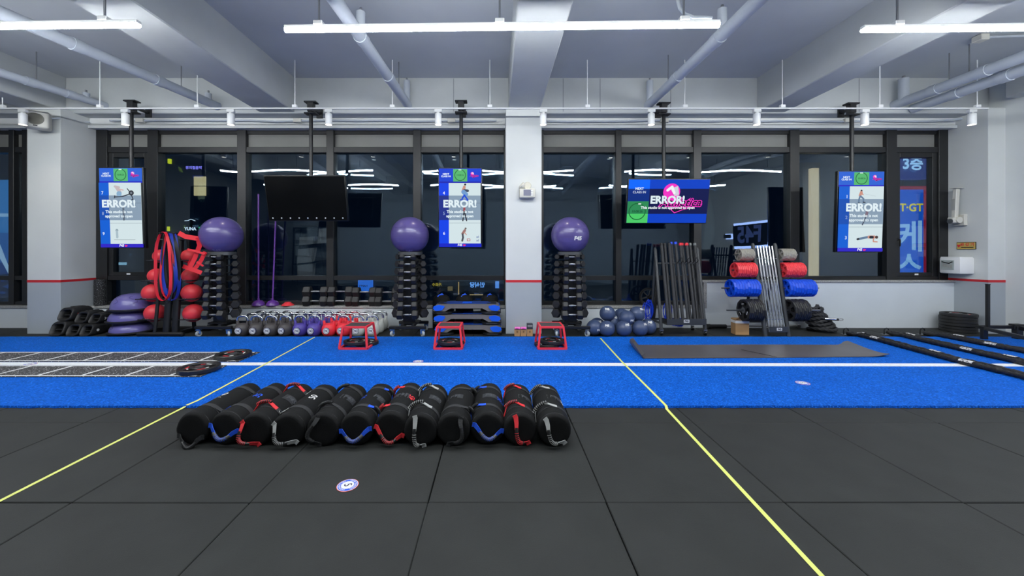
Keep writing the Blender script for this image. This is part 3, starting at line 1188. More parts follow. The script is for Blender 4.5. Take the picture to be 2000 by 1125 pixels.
# the lane edge is slightly ragged where the pile ends
rg = random.Random(11)
n = 420
xs = [XL + .02 + (8.64 - XL) * k / n for k in range(n + 1)]
lo = [(x, 3.452 + rg.uniform(-.006, .006)) for x in xs]
hi = [(x, 6.245 + rg.uniform(-.006, .006)) for x in xs]
tm = MB()
vs = [(x, y, 0.001) for x, y in lo] + [(x, y + .004, TZ) for x, y in lo] + [(x, y - .004, TZ) for x, y in hi] + [(x, y, 0.001) for x, y in hi]
m_ = n + 1
fs = []
for k in range(n):
    for q in range(3):
        fs.append((q * m_ + k, q * m_ + k + 1, (q + 1) * m_ + k + 1, (q + 1) * m_ + k))
tm.add(vs, fs)
tm.build('pile', turf_mat(), turf, smooth=0)
MB().bar((XL + .02, 4.775, TZ - .0004), (8.64, 4.675, TZ - .0004), .118, .0032).build('white_line', mat('white_turf', (228, 232, 235), .7, bump=(70, .6), var=(70, .1)), turf)


def tape(pts, label):
    t = thing('floor_tape', label, 'tape', (0, 0, 0))
    MB().ribbon(pts, .024, .0012, (1, 0, 0)).build('tape_strip', mat('yellow_tape', (222, 226, 120), .5), t)


tape([(-2.80, .4, .0012), (-2.80, 2.16, .0012), (-2.817, 3.37, .0012), (-2.81, 3.44, .004), (-2.79, 3.47, TZ + .001), (-2.775, 3.57, TZ + .002), (-2.84, 4.8, TZ + .0028), (-2.93, 6.2, TZ + .002)],
     'pale yellow tape line passing the first sandbag and the ladder mats')
tape([(1.36, .4, .0012), (1.41, 1.67, .0012), (1.516, 3.43, .0012), (1.52, 3.455, TZ + .001), (1.525, 3.6, TZ + .002), (1.571, 4.862, TZ + .0028), (1.65, 6.12, TZ + .002)],
     'pale yellow tape line running beside the curled black mat')

# curled black exercise mat: one sheet with lifted corners
NX, NY = 70, 18
rgm = random.Random(4)


def mat_pt(u, v, dz=0.0):
    """u along, v across 0..1 (front to back)"""
    x0, x1 = 1.80 + .04 * v, 5.14 + .22 * v
    x = x0 + (x1 - x0) * u
    k_ = min(1, max(0, (u - .9) / .1))
    y = 4.955 + .08 * u + (.72 - .07 * u) * v + .19 * v * v * k_ * k_ * (3 - 2 * k_)
    z = TZ + .006
    # left end curls up in a roll
    s = u * 3.35
    ro = .03 + .02 * v
    ln = ro * 3.3
    if s < ln:
        ang = (ln - s) / ro
        x = x0 + ln - ro * math.sin(ang)
        z += ro * (1 - math.cos(ang))
    # near right corner lifts in a small cone, far right corner folds up
    e = (1 - u) * 3.35
    d1 = e + v * .6
    if d1 < .3:
        z += (.3 - d1) ** 2 * .4
    d2 = max(0, e - .02) + (1 - v) * .75
    if d2 < .3:
        z += .012 * (1 - d2 / .3) ** 1.3
    z += .002 * math.sin(9 * u + 3 * v) + .0018
    return (x, y, z + dz)


mm = MB()
top = [mat_pt(i / NX, j / NY) for j in range(NY + 1) for i in range(NX + 1)]
bot = [mat_pt(i / NX, j / NY, -.005) for j in range(NY + 1) for i in range(NX + 1)]
fs = []
o_ = len(top)
W_ = NX + 1
for j in range(NY):
    for i in range(NX):
        a = j * W_ + i
        fs.append((a, a + 1, a + W_ + 1, a + W_))
        fs.append((o_ + a, o_ + a + W_, o_ + a + W_ + 1, o_ + a + 1))
for i in range(NX):
    fs.append((i, o_ + i, o_ + i + 1, i + 1))
    a = NY * W_ + i
    fs.append((a, a + 1, o_ + a + 1, o_ + a))
for j in range(NY):
    a = j * W_
    fs.append((a, a + W_, o_ + a + W_, o_ + a))
    a = j * W_ + NX
    fs.append((a, o_ + a, o_ + a + W_, a + W_))
mm.add(top + bot, fs)
em_ = thing('exercise_mat', 'long thin black rubber mat with curled ends lying on the turf', 'mat', (0, 0, 0))
mm.build('mat_sheet', mat('mat_rubber', (86, 82, 84), .34, var=(2.2, .14), bump=(2.5, .08)), em_, smooth=60)
sm = MB().bar((3.64, 5.0, TZ + .0115), (3.42, 5.38, TZ + .0115), .008, .003)
sm.build('seam', M['print_k'], em_)

# agility ladder mats
M['speckmat'] = mat('speckled_rubber', (50, 50, 52), .6, speck=(75, .63, (215, 215, 215)), var=(6, .1))
M['ladder_w'] = mat('ladder_white', (218, 220, 220), .6)


def ladder(y0, y1, xr, r0, label):
    t = thing('agility_ladder', label, 'ladder mat', (xr, (y0 + y1) / 2, TZ))
    hw = (y1 - y0) / 2
    L = 8.0
    b = MB().bx(-L, 0, -hw, hw, .001, .009, .002)
    b.build('mat_body', M['speckmat'], t)
    for s in (-1, 1):
        MB().bx(-L, -.06, s * (hw - .025) - .014, s * (hw - .025) + .014, .0085, .0105).build('border_stripe', M['ladder_w'], t)
    k = 0
    x = r0 + .49 * 4
    while x > xr:
        x -= .49
    me = MB().bx(-.016, .016, -hw + .03, hw - .03, .0085, .0108).mesh('rung', M['ladder_w'])
    while x > xr - L + .2:
        o = bpy.data.objects.new('rung', me)
        C.objects.link(o)
        o.parent = t
        o.location = (x - xr, 0, 0)
        x -= .49
    pr = MB()
    add_text(pr, 'F45', Matrix.Translation((-.045, -.03, .0098)) @ rot('Z', 90), .07, bold=.04)
    pr.build('logo', M['ladder_w'], t, smooth=0)
    return t


ladder(4.815, 5.265, -3.23, -5.7, 'black speckled agility ladder mat with white rungs, on the window side of the white line')
ladder(4.235, 4.655, -3.26, -5.09, 'black speckled agility ladder mat with white rungs, on the sandbag side of the white line')


# round floor stickers
def arc_text(mb, s, r, size, a_mid, z, bold=.02, flip=False):
    vs, fs = text_mesh(s, size, bold=bold)
    out = []
    for x, y, _ in vs:
        if flip:
            a = a_mid + x / r
            rr = r - y
        else:
            a = a_mid - x / r
            rr = r + y
        out.append((rr * math.cos(a), rr * math.sin(a), z))
    mb.add(out, fs)


def sticker(loc, digit, label, rz, r=.063):
    t = thing('floor_sticker', label, 'sticker', loc, rz)
    MB().lathe([(0, 0), (r, 0), (r, .0008), (0, .0008)], 40).build('red_rim', M['print_r'], t)
    MB().lathe([(0, .0008), (r * .96, .0008), (r * .96, .0012), (0, .0012)], 40).build('white_rim', M['print_w'], t)
    MB().lathe([(0, .0012), (r * .9, .0012), (r * .9, .0016), (0, .0016)], 40).build('blue_ring', M['print_b'], t)
    MB().lathe([(0, .0016), (r * .6, .0016), (r * .6, .002), (0, .002)], 40).build('white_disc', M['print_w'], t)
    m_ = MB()
    arc_text(m_, 'TEAM TRAINING', r * .745, r * .26, math.pi / 2, .0022)
    arc_text(m_, 'LIFE CHANGING', r * .745, r * .26, -math.pi / 2, .0022, flip=True)
    m_.build('lettering', M['print_w'], t, smooth=0)
    m_ = MB()
    add_text(m_, digit, Matrix.Translation((0, 0, .0024)), r * 1.0, bold=.01)
    m_.build('lettering', M['print_n'], t, smooth=0)
    return t


sticker((-.896, 2.315, .0006), '5', 'round blue and white floor sticker with a digit on the black tiles', -72)
sticker((-.985, 4.84, TZ + .0015), '5', 'round floor sticker on the white turf line, before the middle of the stools', 90)
sticker((-5.72, 4.72, TZ + .0015), '5', 'round floor sticker on the white turf line between the ladder mats', 90)
sticker((3.22, 4.05, TZ + .001), '5', 'round floor sticker alone on plain turf beyond the yellow tape', 80)


# ------------------------------------------------------------------ weight plates
def plate_mesh(name, Rr, T, m, facets=10, holes=5, hub=.2, rim=.78, web=.45, gap=.62, n=40, bore=.06):
    st = [(bore * Rr, T * .36), (hub * Rr, T * .38), (hub * Rr * 1.12, T * web / 2), (rim * Rr, T * web / 2), (rim * Rr * 1.05, T * .47), (Rr * .965, T * .5), (Rr, T * .36)]
    n_st = len(st)

    def rad(i, k):
        a = 2 * math.pi * k / n
        r = st[i][0]
        if i >= n_st - 2 and facets:
            s = 2 * math.pi / facets
            r *= math.cos(s / 2) / math.cos((a % s) - s / 2)
        return r, a
    vs, idx = [], {}
    for sgn in (1, -1):
        for i in range(n_st):
            for k in range(n):
                r, a = rad(i, k)
                idx[(sgn, i, k)] = len(vs)
                vs.append((r * math.cos(a), r * math.sin(a), sgn * st[i][1]))

    def hole(i, k):
        if i != 2 or not holes:
            return False
        s = n / holes
        f = ((k + .5) % s) / s
        return (1 - gap) / 2 < f < 1 - (1 - gap) / 2
    fs = []
    for i in range(n_st - 1):
        for k in range(n):
            k2 = (k + 1) % n
            if hole(i, k):
                continue
            fs.append((idx[1, i, k], idx[1, i + 1, k], idx[1, i + 1, k2], idx[1, i, k2]))
            fs.append((idx[-1, i, k], idx[-1, i, k2], idx[-1, i + 1, k2], idx[-1, i + 1, k]))
            if i == 2 and hole(i, k2):
                fs.append((idx[1, i, k2], idx[1, i + 1, k2], idx[-1, i + 1, k2], idx[-1, i, k2]))
            if i == 2 and hole(i, (k - 1) % n):
                fs.append((idx[1, i, k], idx[-1, i, k], idx[-1, i + 1, k], idx[1, i + 1, k]))
    for k in range(n):
        k2 = (k + 1) % n
        fs.append((idx[1, n_st - 1, k], idx[-1, n_st - 1, k], idx[-1, n_st - 1, k2], idx[1, n_st - 1, k2]))
        fs.append((idx[1, 0, k], idx[1, 0, k2], idx[-1, 0, k2], idx[-1, 0, k]))
        if hole(2, k):
            fs.append((idx[1, 2, k], idx[1, 2, k2], idx[-1, 2, k2], idx[-1, 2, k]))
            fs.append((idx[1, 3, k2], idx[1, 3, k], idx[-1, 3, k], idx[-1, 3, k2]))
    return MB().add(vs, fs).mesh(name, m, smooth=28)


PM = {}


def plate(loc, label, key='big', group=None, rx=0, ry=0, rz=0, deco=True):
    if key not in PM:
        if key == 'big':
            PM[key] = plate_mesh('plate_disc', .21, .05, M['rubhex'], 14, 3, .3, .76, .5, .5, 42, .12)
        elif key == 'mid':
            PM[key] = plate_mesh('plate_disc', .185, .045, M['rubhex'], 12, 3, .3, .74, .5, .5, 42, .12)
        elif key == 'stack':
            PM[key] = plate_mesh('plate_disc', .225, .053, M['rub'], 0, 3, .3, .78, .6, .45, 42, .12)
    t = thing('weight_plate', label, 'weight plate', loc, rz, group, rx, ry)
    o = bpy.data.objects.new('plate_disc', PM[key])
    C.objects.link(o)
    o.parent = t
    Rr = {'big': .21, 'mid': .185, 'stack': .225}[key]
    T_ = {'big': .05, 'mid': .045, 'stack': .053}[key]
    if deco:
        for a, mt_ in ((30, 'print_r'), (150, 'print_r'), (270, 'print_w')):
            d = MB()
            Tm = rot('Z', a) @ Matrix.Translation((0, Rr * .56, T_ * .26 + .0015))
            d.box((0, 0, 0), (Rr * .36, Rr * .07, .003), 0, Tm)
            d.build('label_print', M[mt_], t)
            d = MB()
            Tm = rot('Z', a + 33) @ Matrix.Translation((0, Rr * .52, T_ * .26 + .0015))
            d.box((0, 0, 0), (Rr * .2, Rr * .07, .003), 0, Tm)
            d.build('label_print', M['print_w' if mt_ == 'print_r' else 'print_r'], t)
        MB().lathe([(.115 * Rr, T_ * .38), (.19 * Rr, T_ * .38), (.19 * Rr, T_ * .42), (.115 * Rr, T_ * .42)], 24).build('hub_ring', M['steel'], t)
    return t


plate((-3.43, 5.02, TZ + .012 + .025), 'black grip plate weighing down the end of the window-side ladder mat', rz=20)
plate((-3.43, 4.44, TZ + .012 + .025), 'black grip plate weighing down the end of the sandbag-side ladder mat', rz=75)

# ------------------------------------------------------------------ red step stools with plates inside
BOXES = ((-2.02, 'in front of the white kettlebells'), (-.683, 'in front of the step platforms'), (.785, 'at the foot of the middle column'))
for bi, (cx, where) in enumerate(BOXES):
    cy = 5.63
    t = thing('plyo_stool', 'low red steel jump stool with a black tread ' + where, 'stool', (cx, cy, TZ), 0, 'red jump stools')
    w0, d0, w1, d1, hh = .42, .45, .355, .35, .32
    for sx in (-1, 1):
        for sy in (-1, 1):
            MB().bar((sx * (w0 / 2 - .014), sy * (d0 / 2 - .014), .02), (sx * (w1 / 2 - .014), sy * (d1 / 2 - .014), hh - .01), .028, .028, .003).build('leg', M['red'], t)
    fr = MB()
    for q in range(4):
        a = [(-1, -1), (1, -1), (1, 1), (-1, 1)]
        p_, q_ = a[q], a[(q + 1) % 4]
        fr.bar((p_[0] * (w0 / 2 - .014), p_[1] * (d0 / 2 - .014), .014), (q_[0] * (w0 / 2 - .014), q_[1] * (d0 / 2 - .014), .014), .026, .026)
    fr.build('base_frame', M['red'], t)
    fr = MB()
    e = .028
    fr.bx(-w1 / 2, w1 / 2, -d1 / 2, -d1 / 2 + e, hh - .03, hh, .003)
    fr.bx(-w1 / 2, w1 / 2, d1 / 2 - e, d1 / 2, hh - .03, hh, .003)
    fr.bx(-w1 / 2, -w1 / 2 + e, -d1 / 2 + e * .9, d1 / 2 - e * .9, hh - .03, hh, .003)
    fr.bx(w1 / 2 - e, w1 / 2, -d1 / 2 + e * .9, d1 / 2 - e * .9, hh - .03, hh, .003)
    fr.build('top_frame', M['red'], t)
    MB().bx(-w1 / 2 + e, w1 / 2 - e, -d1 / 2 + e, d1 / 2 - e, hh - .02, hh - .003).build('tread', mat('grip_tread', (66, 64, 66), .75, bump=(150, .3)), t)
    where2 = where.replace('in front of', 'before').replace('at the foot of', 'by')
    if bi == 0:
        plate((cx - .02, cy - .015, TZ + .048), 'upper black plate inside the red stool ' + where2, 'mid', rx=0, ry=4, rz=15)
        plate((cx + .075, cy + .11, TZ + .0235), 'lower black plate inside the red stool ' + where2, 'mid', rz=60).location.z = TZ + .0235
    elif bi == 1:
        plate((cx + .0, cy - .02, TZ + .0705), 'upper black plate inside the red stool ' + where2, 'mid', rz=35)
        plate((cx + .03, cy + .04, TZ + .0235), 'lower black plate inside the red stool ' + where2, 'mid', rz=80)
    else:
        plate((cx + .035, cy + .02, TZ + .0705), 'upper black plate inside the red stool ' + where2, 'mid', rz=5)
        plate((cx - .05, cy + .0, TZ + .0235), 'lower black plate inside the red stool ' + where2, 'mid', rz=50)
for o in bpy.data.objects:      # the first stool's upper plate lies flat on the lower one
    if o.get('label', '').startswith('upper black plate inside the red stool before the white'):
        o.location.z = TZ + .0705
        o.rotation_euler.y = 0

# ------------------------------------------------------------------ battle ropes with floor anchors
rr = random.Random(21)


def battle_rope(x0, y0, x1, y1, label, la):
    t = thing('battle_rope', label, 'rope', (x0, y0, 0), group='battle ropes')
    L = math.hypot(x1 - x0, y1 - y0)
    d = Vector((x1 - x0, y1 - y0, 0)) / L
    sd = Vector((-d.y, d.x, 0))
    path, rad = [], []
    m = 150
    base = .03

    def zfor(s):
        y = y0 + d.y * s
        k = min(1, max(0, (6.27 - y) / .05))
        return base * 1.12 + TZ * k

    def pt(s, side):
        tw = .8 * math.sin(s * 2.1 + la * 2) + .3 * math.sin(s * 5.3 + la)
        off = .031 * math.cos(tw)
        up = .02 * abs(math.sin(tw)) * (1 if side > 0 else 0)
        wob = .012 * math.sin(s * 3.1 + la * 1.7)
        p_ = d * s + sd * (side * off + wob)
        return Vector((p_.x, p_.y, zfor(s) + up))
    fr_ = [pt(L - L * k / m, 1) for k in range(m + 1)]
    bend = [fr_[-1] + (-d) * (.03 * math.sin(a)) + sd * (.027 * (math.cos(a) - 1)) for a in (math.pi * .25, math.pi * .5, math.pi * .75)]
    bk = [pt(L * k / m, -1) for k in range(m + 1)]
    allp = fr_ + bend + bk
    # crumpled fabric sleeve: small ripples in radius
    rad = [base * (1 + .17 * rr.uniform(-1, 1) + .06 * math.sin(i * 1.7)) for i in range(len(allp))]
    MB().tube(allp, rad, 10).build('sleeve', mat('nylon_sleeve', (30, 30, 33), .5, var=(40, .4), bump=(120, .7)), t, smooth=50)
    # white printed label bands on both strands
    s = .12 + .13 * la
    q = 0
    while s < L - .3:
        side = 1 if q % 2 == 0 else -1
        pts_ = [pt(s + .02 * k, side) for k in range(8)]
        pts_ = [p_ + Vector((0, 0, .0015)) for p_ in pts_]
        mb = MB()
        nseg = 6
        vs, fs = [], []
        for i, p_ in enumerate(pts_):
            for k in range(nseg + 1):
                a = math.pi * (.12 + .62 * k / nseg) if side > 0 else math.pi * (.3 + .6 * k / nseg)
                vs.append(p_ + (sd * -1 * -math.cos(a) + Vector((0, 0, 1)) * math.sin(a)) * base * 1.16)
        for i in range(len(pts_) - 1):
            for k in range(nseg):
                a = i * (nseg + 1) + k
                fs.append((a, a + 1, a + nseg + 2, a + nseg + 1))
        mb.add(vs, fs)
        mb.build('label_band', mat('worn_label', (205, 205, 205), .6, speck=(60, .55, (60, 60, 62))), t)
        s += (.3, .86, .42, .7)[(q + la) % 4]
        q += 1
    # anchor
    an = thing('floor_anchor', 'small steel floor anchor hoop holding the ' + label.split(' battle')[0].split('black ')[-1] + ' rope', 'anchor', (x0 - d.x * .06, y0 - d.y * .05 + .02, 0), group='rope anchors')
    MB().bx(-.07, .05, -.04, .04, .0005, .006, .002).build('base_plate', M['steel'], an)
    MB().tube([(-.045, 0, .004), (-.045, 0, .075), (-.03, 0, .1), (0, 0, .108), (.025, 0, .095), (.035, 0, .06)], .009, 8).build('hoop', M['black'], an)


battle_rope(5.89, 6.42, 5.58, 2.9, 'long black innermost battle rope in a crumpled sleeve, passing the mat corner', 0)
battle_rope(6.57, 6.42, 6.26, 3.2, 'long black middle battle rope in a crumpled sleeve across the turf', 1)
battle_rope(7.18, 6.42, 7.13, 3.6, 'long black outermost battle rope in a crumpled sleeve nearest the sled', 2)

# ------------------------------------------------------------------ sled and plate pile on the window side corner
sd_ = thing('drag_sled', 'black steel drag sled with an upright post by the side wall', 'sled', (7.78, 6.1, 0))
pb = MB().bx(-.02, .02, -.02, .02, .17, .88, .004)
pb.build('post', M['black'], sd_)
MB().bx(-.023, .023, -.023, .023, .876, .886, .003).build('post_cap', M['blackp'], sd_)
MB().bx(-.13, -.05, -.05, .0, .0, .215, .006).build('skid', M['black'], sd_)
MB().bx(.42, .52, -.04, .04, .0, .215, .008).build('skid', M['black'], sd_)
MB().bar((-.09, -.03, .19), (-.5, -1.0, .19), .05, .05, .005).build('side_rail', M['black'], sd_)
MB().bar((.5, .02, .19), (.2, -1.0, .19), .06, .06, .005).build('side_rail', M['black'], sd_)
MB().bar((-.14, .02, .2), (.5, .02, .2), .05, .05, .005).build('cross_rail', M['black'], sd_)
MB().bx(.4, .56, -.02, .06, .17, .25, .006).build('corner_gusset', M['black'], sd_)
MB().bx(-.56, -.44, -1.08, -.98, .021, .215, .008).build('skid', M['black'], sd_)
MB().bx(.14, .26, -1.08, -.98, .021, .215, .008).build('skid', M['black'], sd_)
MB().bar((-.48, -1.0, .19), (.2, -1.0, .19), .06, .05, .005).build('cross_rail', M['black'], sd_)

for k in range(6):
    ord_ = ('bottom', 'second lowest', 'third lowest', 'third highest', 'second highest', 'top')[k]
    plate((8.09 + rr.uniform(-.008, .008), 6.75 + rr.uniform(-.008, .008), .028 + .0535 * k), ord_ + ' black plate of the pile below the white wall case', 'stack', 'plates piled in the corner', rz=rr.uniform(0, 360), deco=(k == 5))

# ------------------------------------------------------------------ sandbags
BR = .119


def cyl_map(vs, ang0, y0, r):
    """wrap flat text (x along the bag axis, y around) on the bag"""
    out = []
    for x, y, _ in vs:
        a = ang0 - y / r
        out.append((r * math.sin(a), y0 + x, r * math.cos(a)))
    return out


def bag(i, x, y0, x_b, col, side, hr, end, num=None, numa=0, patch=None, L=.66, r=BR, tilt=0.0):
    """side = (a0, a1) degrees of the two circumferential handles; end = (a0, a1) of the handle on the near cap"""
    names = ('near the first yellow tape', 'beside the outermost bag', 'third along', 'fourth along', 'fifth along', 'sixth along',
             'seventh along', 'eighth along', 'ninth along', 'tenth along', 'eleventh along', 'at the bare end of the row')
    cn = {'k': 'black', 'b': 'blue', 'r': 'red', 'g': 'grey'}[col]
    t = thing('sandbag', 'black cylinder sandbag with %s handles, %s%s' % (cn, names[i], '' if i in (0, 1, 11) else ' the row from the outermost tape-side bag'), 'sandbag',
              (x, y0, r * .985), math.degrees(math.atan2(-(x_b - x), L)), 'sandbags in a row')
    MW = {'k': M['webbing'], 'b': mat('blue_webbing', (24, 84, 215), .65, bump=(200, .3)), 'r': mat('red_webbing', (232, 52, 60), .65, bump=(200, .3)),
          'g': mat('grey_webbing', (172, 174, 172), .65, bump=(200, .3))}[col]
    rnd = random.Random(100 + i)
    # body with softly slumped surface
    b = MB()
    prof = [(0, .012), (.5, .006), (.8, .003), (.93, .012), (1.0, .045), (1.01, .12), (1.0, .3), (1.012, .5), (1.0, .7), (1.01, .88), (1.0, .955), (.93, .988), (.8, .997), (.5, 1.0), (0, .998)]
    nn = 40
    rings = []
    ph = rnd.uniform(0, 6)
    for f, s in prof[1:-1]:
        ring = []
        for k in range(nn):
            a = 2 * math.pi * k / nn
            q = r * f * (1 + .012 * math.sin(3 * a + ph + s * 5) + .01 * math.sin(5 * a - ph * 2 + s * 9))
            z = q * math.cos(a)
            z = max(z, -r * .97)
            ring.append((q * math.sin(a) * (1 + .02 * (z < 0)), s * L, z))
        rings.append(ring)
    b.loft(rings)
    b.build('bag_body', M['cloth'], t, smooth=50, fixn=True)
    # seams round the near cap
    sm_ = MB()
    sm_.tube([(r * .985 * math.sin(2 * math.pi * k / 36), .033, r * .985 * math.cos(2 * math.pi * k / 36)) for k in range(36)], .003, 5, closed=True)
    sm_.build('seam', M['webbing'], t)
    for q, yb in enumerate((.23 * L, .8 * L)):
        bd = MB()
        bd.ribbon([(r * 1.014 * math.sin(2 * math.pi * k / 40), yb, max(-r * .985, r * 1.014 * math.cos(2 * math.pi * k / 40))) for k in range(40)], .042, .003, (0, 1, 0), closed=True)
        bd.build('strap_band', M['webbing'], t)
        a0, a1 = side
        a0, a1 = a0 + rnd.uniform(-5, 5), a1 + rnd.uniform(-5, 5)

        def P(a, h, dy=0.0):
            a = R(a)
            return Vector(((r + h) * math.sin(a), yb + dy, (r + h) * math.cos(a)))
        w_ = a1 - a0
        h_ = bpy.data.objects.new('handle', None)
        # coloured tabs
        tb = MB()
        tb.ribbon([P(a0 - 0 * w_, .004), P(a0 + .12 * w_, .006), P(a0 + .24 * w_, hr * .6, .004), P(a0 + .34 * w_, hr, .008)], [.034, .034, .03, .024], .004, (0, 1, 0))
        tb2 = MB().ribbon([P(a1, .004), P(a1 - .12 * w_, .006), P(a1 - .24 * w_, hr * .6, .004), P(a1 - .34 * w_, hr, .008)], [.034, .034, .03, .024], .004, (0, 1, 0))
        grip = MB().tube([P(a0 + w_ * f, hr + .006 * math.sin(math.pi * (f - .25) / .5), .008) for f in (.27, .35, .42, .5, .58, .65, .73)], [.011, .013, .0135, .0135, .0135, .013, .011], 10)
        g_ = grip.build('grip', M['blackp'], t)
        bpy.data.objects.remove(h_)
        tb.build('handle_tab', MW, t)
        tb2.build('handle_tab', MW, t)
        rb = MB()
        for f in [.3 + .4 * k / 8 for k in range(9)]:
            c = P(a0 + w_ * f, hr + .006 * math.sin(math.pi * (f - .25) / .5), .008)
            tg = (P(a0 + w_ * (f + .01), hr, .008) - P(a0 + w_ * (f - .01), hr, .008)).normalized()
            rb.cyl(c - tg * .0012, c + tg * .0012, .0145, n=10)
        rb.build('grip_stitching', MW if col in 'gr' else M['webbing'], g_)
    # end handle on the near cap
    a0, a1 = R(end[0]), R(end[1])
    re_ = r * .74

    def E(a, rad_, out):
        return Vector((rad_ * math.sin(a), -out, rad_ * math.cos(a)))
    A, B = E(a0, re_, -.0), E(a1, re_, -.0)
    mid = (A + B) / 2
    # bow the grip towards the rim, hanging off the cap
    bow = Vector((0, 0, -1)) if len(end) < 3 else Vector(end[2]).normalized()

    def Q(f):
        s_ = math.sin(math.pi * f)
        p_ = A * (1 - f) + B * f + bow * (.062 * s_)
        p_.y = -.006 - .04 * s_
        return p_
    acr = (B - A).cross(Vector((0, 1, 0))).normalized()
    for f0, sg in ((0, 1), (1, -1)):
        pts_ = [Q(f0) + (Q(f0) - mid).normalized() * .03, Q(f0) + (Q(f0) - mid).normalized() * .01, Q(f0 + sg * .07) + Vector((0, -.004, 0)), Q(f0 + sg * .15), Q(f0 + sg * .21)]
        for p_ in pts_[:2]:
            p_.y = .0
        MB().ribbon(pts_, [.034, .034, .03, .026, .024], .004, acr).build('handle_tab', MW, t)
    gp = MB().tube([Q(f) for f in (.16, .25, .38, .5, .62, .75, .84)], [.011, .013, .0135, .0135, .0135, .013, .011], 10).build('grip', mat('grip_rubber', (74, 76, 80), .5) if col == 'b' else M['blackp'], t)
    rb = MB()
    for f in [.28 + .44 * k / 8 for k in range(9)]:
        c = Q(f)
        tg = (Q(f + .02) - Q(f - .02)).normalized()
        rb.cyl(c - tg * .0012, c + tg * .0012, .0145, n=10)
    rb.build('grip_stitching', MW, gp)
    if num:
        vs, fs = text_mesh(num, .075, bold=.01)
        mb = MB().add(cyl_map([(v_[1] * 1.0, -v_[0], 0) for v_ in vs] if False else [(x_, y_, 0) for x_, y_, _ in vs], R(numa), L * .52, r * 1.022), fs)
        mb.build('lettering', {'k': M['print_w'], 'b': M['print_b'], 'r': M['print_r'], 'g': M['print_w']}[col], t, smooth=0)
    if patch is not None:
        vs, fs = text_mesh('F45', .06, bold=.03, shear=.15)
        pp = []
        for kx in range(5):
            for ky in range(5):
                pp.append((-.065 + .13 * kx / 4, -.04 + .08 * ky / 4, 0))
        pf = [(kx * 5 + ky, kx * 5 + ky + 5, kx * 5 + ky + 6, kx * 5 + ky + 1) for kx in range(4) for ky in range(4)]
        # the patch reads across the bag
        turn = lambda q: [(y_, -x_, 0) for x_, y_, _ in q]
        o1 = MB().add(cyl_map(turn(pp), R(patch), L * .52, r * 1.021), pf).build('patch', mat('patch_black', (40, 41, 44), .45), t)
        MB().add(cyl_map(turn(vs), R(patch), L * .52, r * 1.03), fs).build('logo', mat('patch_print', (72, 74, 78), .4), o1, smooth=0)
    return t


YF = 2.79
bag(0, -2.215, YF, -2.20, 'k', (35, 120), .018, (-125, 130, (.3, 0, -1)), num='F45', numa=-12)
bag(1, -1.975, YF, -1.955, 'b', (-125, -40), .02, (-75, 95), num='35', numa=12)
bag(2, -1.745, YF - .02, -1.725, 'r', (-62, 42), .026, (-60, 165, (-1, 0, -.7)), patch=40)
bag(3, -1.505, YF - .03, -1.512, 'g', (-118, -38), .026, (-62, 140, (-.8, 0, -1)), num='50', numa=16)
bag(4, -1.255, YF - .02, -1.263, 'k', (-72, 28), .02, (-20, -165, (-1, 0, -.3)), patch=32)
bag(5, -1.02, YF - .01, -1.017, 'b', (22, 88), .016, (-95, 85), num='35', numa=-30, patch=30)
bag(6, -.775, YF + .01, -.76, 'r', (-88, -18), .022, (-85, 120), num='45', numa=40, patch=-2)
bag(7, -.55, YF - .03, -.545, 'g', (-82, 24), .03, (-20, 165, (-.4, 0, -1)), patch=34)
bag(8, -.315, YF - .02, -.305, 'k', (18, 98), .026, (35, -165, (.9, 0, -.6)), patch=-12)
bag(9, -.065, YF + .0, -.07, 'b', (-95, -8), .024, (-70, 95), num='35', numa=52, patch=8)
bag(10, .17, YF - .02, .178, 'r', (-70, 16), .028, (-18, 145, (-.5, 0, -1)), patch=32)
bag(11, .418, YF - .03, .43, 'g', (-95, 12), .03, (-38, 140, (-.5, 0, -1)), num='50', numa=62, patch=22)
ORD = ('top', 'second from the top', 'third from the top', 'fourth from the top', 'fourth from the bottom', 'third from the bottom', 'second from the bottom', 'bottom')
NTH = ('first', 'second', 'third', 'fourth', 'fifth', 'sixth', 'seventh', 'eighth', 'ninth', 'tenth', 'eleventh', 'twelfth')


# ------------------------------------------------------------------ hollow rubber blocks, roller, dome trainers
def rrect(w, h, r, n=5):
    pts = []
    for cx, cy, a0 in ((w / 2 - r, h / 2 - r, 0), (-w / 2 + r, h / 2 - r, 90), (-w / 2 + r, -h / 2 + r, 180), (w / 2 - r, -h / 2 + r, 270)):
        for k in range(n + 1):
            a = R(a0 + 90 * k / n)
            pts.append((cx + r * math.cos(a), cy + r * math.sin(a)))
    return pts


